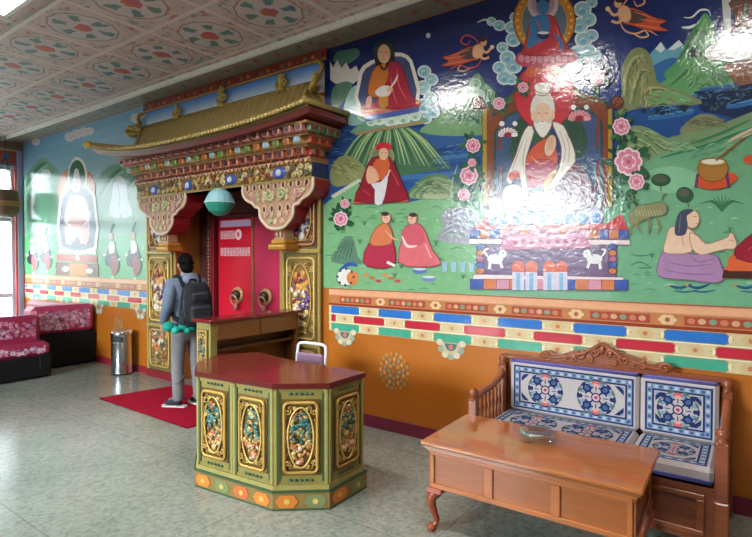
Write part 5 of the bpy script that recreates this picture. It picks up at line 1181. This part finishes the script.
b = MB(CRIM); b.box((-10.48, -.90, .38), (-8.74, -.24, .52), bev=.05); b.build('seat_cushion', M['satin'], S1)
for x in (-10.4, -8.5):
    for y in (-.85, -.12): MB((60, 60, 62)).lathe([(.02, 0), (.025, .03)], (x, y, 0), 8).build('foot', M['plain'], S1)
# brown pot hanging at the glazed front
HP = thing('hanging_pot', 'brown rounded pot hanging before the bright glazing at the left edge', 'pot', (-11.0, -.345, 2.38))
b = MB((98, 66, 44)); b.X = T(-11.0, -.345, 2.38); b.lathe([(.0, 0), (.12, .01), (.2, .09), (.225, .2), (.215, .36), (.2, .44), (.21, .48), (.19, .49), (.17, .44), (.12, .36), (0, .34)], n=20); b.lathe([(.226, .19), (.232, .24), (.224, .29)], n=20, col=(150, 110, 66)); b.build('pot_body', M['paint'], HP)
b = MB((60, 50, 44))
for i in range(3): a = i*2.094; b.tube([(-11.0+.2*cos(a), -.345+.2*sin(a), 2.86), (-11.0, -.345, 3.5)], .006, n=5)
b.tube([(-11.0, -.345, 3.5), (-11.0, -.345, ZC)], .006, n=5); b.build('hanging_cord', M['plain'], HP)
# ------------------------------------------------------------------ the visitor
def skin_geo(verts, edges, radii, sub=2, root=0):
    me = bpy.data.meshes.new('tmp'); me.from_pydata(verts, edges, [])
    o = bpy.data.objects.new('tmp', me); COL.objects.link(o)
    o.modifiers.new('s', 'SKIN').use_smooth_shade = True
    sub_ = o.modifiers.new('u', 'SUBSURF'); sub_.levels = sub; sub_.render_levels = sub
    for i, r in enumerate(radii):
        r = r if hasattr(r, '__len__') else (r, r); me.skin_vertices[0].data[i].radius = r; me.skin_vertices[0].data[i].use_root = (i == root)
    dg = bpy.context.evaluated_depsgraph_get(); dg.update(); ev = o.evaluated_get(dg); m2 = ev.to_mesh()
    vs = [tuple(v.co) for v in m2.vertices]; fs = [tuple(p.vertices) for p in m2.polygons]; ev.to_mesh_clear()
    bpy.data.objects.remove(o); bpy.data.meshes.remove(me); return vs, fs
def chain(b, pts, radii, col, sub=2):
    vs, fs = skin_geo(pts, [(i, i+1) for i in range(len(pts)-1)], radii, sub); b.add(vs, fs, col, True)
PM = Matrix.Translation((-5.11, -.63, .012)) @ Matrix.Rotation(math.radians(80), 4, 'Z') @ Matrix.Scale(.975, 4)   # faces the left pier, back to the room; local +Y is forward
SKN = (176, 126, 98)
PV = [(0, 0, .93), (0, .0, 1.10), (0, .01, 1.28), (0, .0, 1.41), (0, .012, 1.50), (0, .03, 1.56),
      (-.085, 0, .88), (-.10, .02, .49), (-.105, -.015, .09), (.085, 0, .88), (.10, -.03, .49), (.105, -.08, .09),
      (-.165, .0, 1.385), (-.235, -.05, 1.12), (-.225, .10, .93), (.165, .0, 1.385), (.235, -.03, 1.12), (.225, .13, .95),
      (-.11, .16, .045), (.11, .09, .045)]
PE = [(0, 1), (1, 2), (2, 3), (3, 4), (4, 5), (0, 6), (6, 7), (7, 8), (0, 9), (9, 10), (10, 11), (3, 12), (12, 13), (13, 14), (3, 15), (15, 16), (16, 17), (8, 18), (11, 19)]
PR = [(.13, .10), (.12, .09), (.145, .10), (.10, .075), .05, .05, .085, .058, .042, .085, .058, .042, .055, .042, .028, .055, .042, .028, .032, .032]
b = MB(SKN); b.X = PM; vs, fs = skin_geo(PV, PE, PR); b.add(vs, fs, SKN, True)
b.ball((0, .035, 1.60), (.074, .092, .112), SKN, 18, 12)                                              # skull, jaw and features
b.ball((0, .062, 1.545), (.052, .058, .056), SKN, 12, 8); b.ball((0, .128, 1.588), (.013, .02, .024), SKN, 8, 6)
for sx in (-1, 1):
    b.ball((sx*.076, .03, 1.592), (.012, .024, .034), SKN, 8, 6); b.ball((sx*.03, .116, 1.612), (.013, .008, .008), (236, 232, 226), 8, 6); b.ball((sx*.03, .123, 1.612), (.005, .004, .006), (40, 28, 24), 6, 4)
b.ball((0, .116, 1.552), (.022, .010, .007), (150, 82, 76), 8, 5)
for sx, wx, wy, wz in ((-1, -.225, .10, .93), (1, .225, .13, .95)):                                      # hands: palm, four fingers and thumb
    b.ball((wx, wy+.03, wz-.05), (.020, .034, .048), SKN, 10, 7)
    for k_, (dy, ln) in enumerate(((.052, .062), (.036, .070), (.020, .066), (.006, .052))):
        chain(b, [(wx, wy+dy, wz-.085), (wx-sx*.006, wy+dy+.006, wz-.085-ln*.5), (wx-sx*.022, wy+dy+.006, wz-.085-ln)], [.0085, .008, .0065], SKN, 1)
    chain(b, [(wx-sx*.01, wy+.05, wz-.03), (wx-sx*.022, wy+.078, wz-.058), (wx-sx*.024, wy+.084, wz-.09)], [.010, .009, .0075], SKN, 1)
PN = tag(b.build('person', M['skin']), 'person with a backpack standing on the crimson mat, back to the room', 'person')
# trousers
b = MB(); b.X = PM; GR = (118, 114, 116)
vs, fs = skin_geo([(0, 0, .96), (0, -.005, .88), (-.085, 0, .80), (-.10, .02, .49), (-.106, -.012, .12), (-.107, -.008, .055), (.085, 0, .80), (.10, -.03, .49), (.106, -.078, .12), (.107, -.075, .055)],
                  [(0, 1), (1, 2), (2, 3), (3, 4), (4, 5), (1, 6), (6, 7), (7, 8), (8, 9)], [(.15, .115), (.155, .12), .098, .078, .066, .070, .098, .078, .066, .070]); b.add(vs, fs, GR, True)
rr = random.Random(2)
for i in range(10):
    sx = rr.choice((-1, 1)); z = rr.uniform(.08, .42); a = rr.uniform(-2.6, -.5); b.tube([(sx*.104+.066*cos(a+.25*q), (.0 if sx < 0 else -.06)+.066*sin(a+.25*q), z+.012*q) for q in range(5)], .008, (104, 100, 102), n=5)
b.build('trousers', M['cloth'], PN)
# hooded jacket
JK = (104, 116, 136); b = MB(JK); b.X = PM
vs, fs = skin_geo([(0, .0, .86), (0, .0, 1.0), (0, .0, 1.14), (0, .005, 1.30), (0, -.005, 1.415), (0, .0, 1.46), (-.17, -.005, 1.39), (-.245, -.055, 1.13), (-.228, .09, .955), (.17, -.005, 1.39), (.245, -.035, 1.13), (.228, .12, .97)],
                  [(0, 1), (1, 2), (2, 3), (3, 4), (4, 5), (4, 6), (6, 7), (7, 8), (4, 9), (9, 10), (10, 11)], [(.175, .135), (.17, .13), (.165, .125), (.18, .13), (.12, .095), (.075, .07), .080, .064, .050, .080, .064, .050]); b.add(vs, fs, JK, True)
b.tube([(.095*cos(a), -.02+.085*sin(a), 1.455-.02*sin(a)) for a in [i*2*PI/16 for i in range(16)]], .036, (124, 134, 152), n=8, closed=True); b.ball((0, -.11, 1.42), (.105, .045, .07), (126, 136, 160), 12, 8)
for sx in (-1, 1):
    b.tube([(sx*.229+.050*cos(a), .085+.05*sin(a), .955) for a in [i*2*PI/12 for i in range(12)]], .010, (100, 112, 138), n=6, closed=True)
b.build('hooded_jacket', M['cloth'], PN)
# hair
b = MB((26, 22, 22)); b.X = PM; b.ball((0, .018, 1.625), (.083, .098, .104), n=18, m=12); b.ball((0, -.02, 1.575), (.074, .062, .075), n=14, m=9)
rr = random.Random(9)
for i in range(90):
    a = rr.uniform(0, 2*PI); e = rr.uniform(-.1, 1.5); d = Vector((cos(a)*cos(e), sin(a)*cos(e), sin(e)))
    if d.y > .55 and e < .5: continue
    p0 = Vector((0, .018, 1.622))+Vector((d.x*.08, d.y*.095, d.z*.10)); b.tube([p0, p0+d*.012+Vector((rr.uniform(-.015, .015), -.008, .004))], .008, n=4, taper=lambda t: 1-.7*t)
b.build('hair', M['matte'], PN)
for nm, x, y in (('shoe', -.108, .0), ('shoe', .11, -.068)):
    b = MB((52, 54, 62)); F_ = PM @ Matrix.Translation((x, y, 0)) @ Matrix.Rotation(math.radians(38 if x < 0 else 8), 4, 'Z') @ Matrix.Translation((-x, -y, 0)); b.X = F_
    b.prism([(x+u, y+v) for u, v in spline([(-.036, -.095), (.036, -.095), (.04, 0), (.05, .10), (.035, .175), (-.01, .19), (-.046, .15), (-.044, .05)], True, 3)], 0, .016, (196, 194, 190))
    vs, fs = skin_geo([(x, y-.05, .055), (x, y+.03, .058), (x, y+.12, .044), (x, y+.155, .040)], [(0, 1), (1, 2), (2, 3)], [(.045, .05), (.046, .044), (.044, .03), (.034, .022)]); b.add(vs, fs, (48, 50, 60), True)
    b.tube([(x-.04, y-.06, .088), (x, y-.10, .096), (x+.04, y-.06, .088), (x+.04, y+.01, .085), (x, y+.04, .088), (x-.04, y+.01, .085)], .011, (66, 68, 76), n=6, closed=True)
    S_ = b.build(nm, M['cloth'], PN)
    l = MB((196, 194, 190)); l.X = F_
    for q in range(4): l.tube([(x-.022, y+.04+q*.02, .092-q*.005), (x, y+.045+q*.02, .100-q*.006), (x+.022, y+.04+q*.02, .092-q*.005)], .003, n=4)
    l.build('laces', M['cloth'], S_)
# backpack and teal bundle
BP = thing('backpack', 'black backpack worn by the person before the portal', 'backpack', PM @ Vector((0, -.2, .95)))
BLKB = (38, 39, 44); b = MB(BLKB); b.X = PM
sec = [(.0, .93, .10, .085), (.3, .955, .15, .115), (.8, 1.10, .168, .125), (1.2, 1.25, .16, .115), (1.6, 1.36, .135, .09), (2, 1.405, .09, .055)]
vs = []; 
for _, z, hx, hy in sec:
    for t in range(20):
        a = 2*PI*t/20; cx_, cy_ = cos(a), sin(a); k_ = (abs(cx_)**3.2+abs(cy_)**3.2)**(-1/3.2); vs.append((hx*k_*cx_, -.245+hy*k_*cy_, z))
b.add(vs, [(r*20+t, r*20+(t+1) % 20, r*20+20+(t+1) % 20, r*20+20+t) for r in range(5) for t in range(20)]+[tuple(range(20)), tuple(100+t for t in range(20))], BLKB, True)
BB = b.build('pack_body', M['cloth'], BP)
b = MB((48, 49, 55)); b.X = PM; b.box((-.125, -.40, .97), (.125, -.33, 1.17), bev=.03); b.box((-.10, -.375, 1.20), (.10, -.33, 1.31), bev=.025); b.build('front_pocket', M['cloth'], BP)
b = MB((90, 92, 98)); b.X = PM; b.tube([(-.12, -.402, 1.14), (.12, -.402, 1.14)], .004, n=4); b.tube([(-.095, -.378, 1.285), (.095, -.378, 1.285)], .004, n=4); b.tube(spline([(-.155, -.30, 1.02), (-.16, -.29, 1.2), (-.12, -.27, 1.36), (0, -.26, 1.41), (.12, -.27, 1.36), (.16, -.29, 1.2), (.155, -.30, 1.02)], False, 3), .0045, n=4); b.build('zips', M['cloth'], BP)
for sx in (-1, 1):
    b = MB((30, 31, 36)); b.X = PM; b.tube(spline([(sx*.09, -.14, 1.36), (sx*.115, -.06, 1.475), (sx*.125, .05, 1.44), (sx*.14, .135, 1.30), (sx*.17, .10, 1.14), (sx*.165, -.05, 1.02), (sx*.14, -.17, .98)], False, 4), .024, n=6); b.build('shoulder_strap', M['cloth'], BP)
    b = MB((44, 46, 52)); b.X = PM; b.box((sx*.15-.03, -.30, .95), (sx*.15+.03, -.18, 1.12), bev=.02); b.build('side_pocket', M['cloth'], BP)
b = MB((30, 31, 36)); b.X = PM; b.tube([(-.04, -.16, 1.40), (-.03, -.16, 1.44), (.03, -.16, 1.44), (.04, -.16, 1.40)], .010, n=6); b.build('grab_loop', M['cloth'], BP)
TL_ = MB((28, 138, 124)); TL_.X = PM
for sx, dx, z0 in ((-1, -.25, .925), (-1, -.12, .915)):
    TL_.ball((dx, -.20+.1*(dx < -.2), z0), (.062, .075, .055), n=12, m=8); TL_.ball((dx+.012, -.25+.18*(dx < -.25), z0-.028), (.04, .05, .036), (44, 160, 144), 10, 7)
TL_.tube(spline([(-.28, -.06, .95), (-.22, -.14, .91), (-.15, -.22, .90), (-.08, -.26, .90), (.0, -.25, .925)], False, 4), .036, n=8, taper=lambda t: .8+.25*sin(t*9))
for q in range(0): TL_.tube([(-.29+q*.05, -.04-q*.04, .945), (-.28+q*.05, -.08-q*.04, .90), (-.26+q*.05, -.10-q*.04, .862)], .007, (20, 112, 102), n=5)
tag(TL_.build('cloth_bundle', M['cloth']), 'teal cloth bundle tied below the black backpack', 'cloth')
SC.view_settings.view_transform = 'Standard'; SC.view_settings.look = 'None'; SC.view_settings.gamma = 1
SC.view_settings.use_curve_mapping = False
SC.view_settings.exposure = EXPO
SC.cycles.use_denoising = True
SC.cycles.max_bounces = 8; SC.cycles.diffuse_bounces = 5; SC.cycles.glossy_bounces = 4; SC.cycles.transparent_max_bounces = 10; SC.cycles.transmission_bounces = 8
SC.cycles.caustics_reflective = False; SC.cycles.caustics_refractive = False; SC.cycles.sample_clamp_indirect = 6
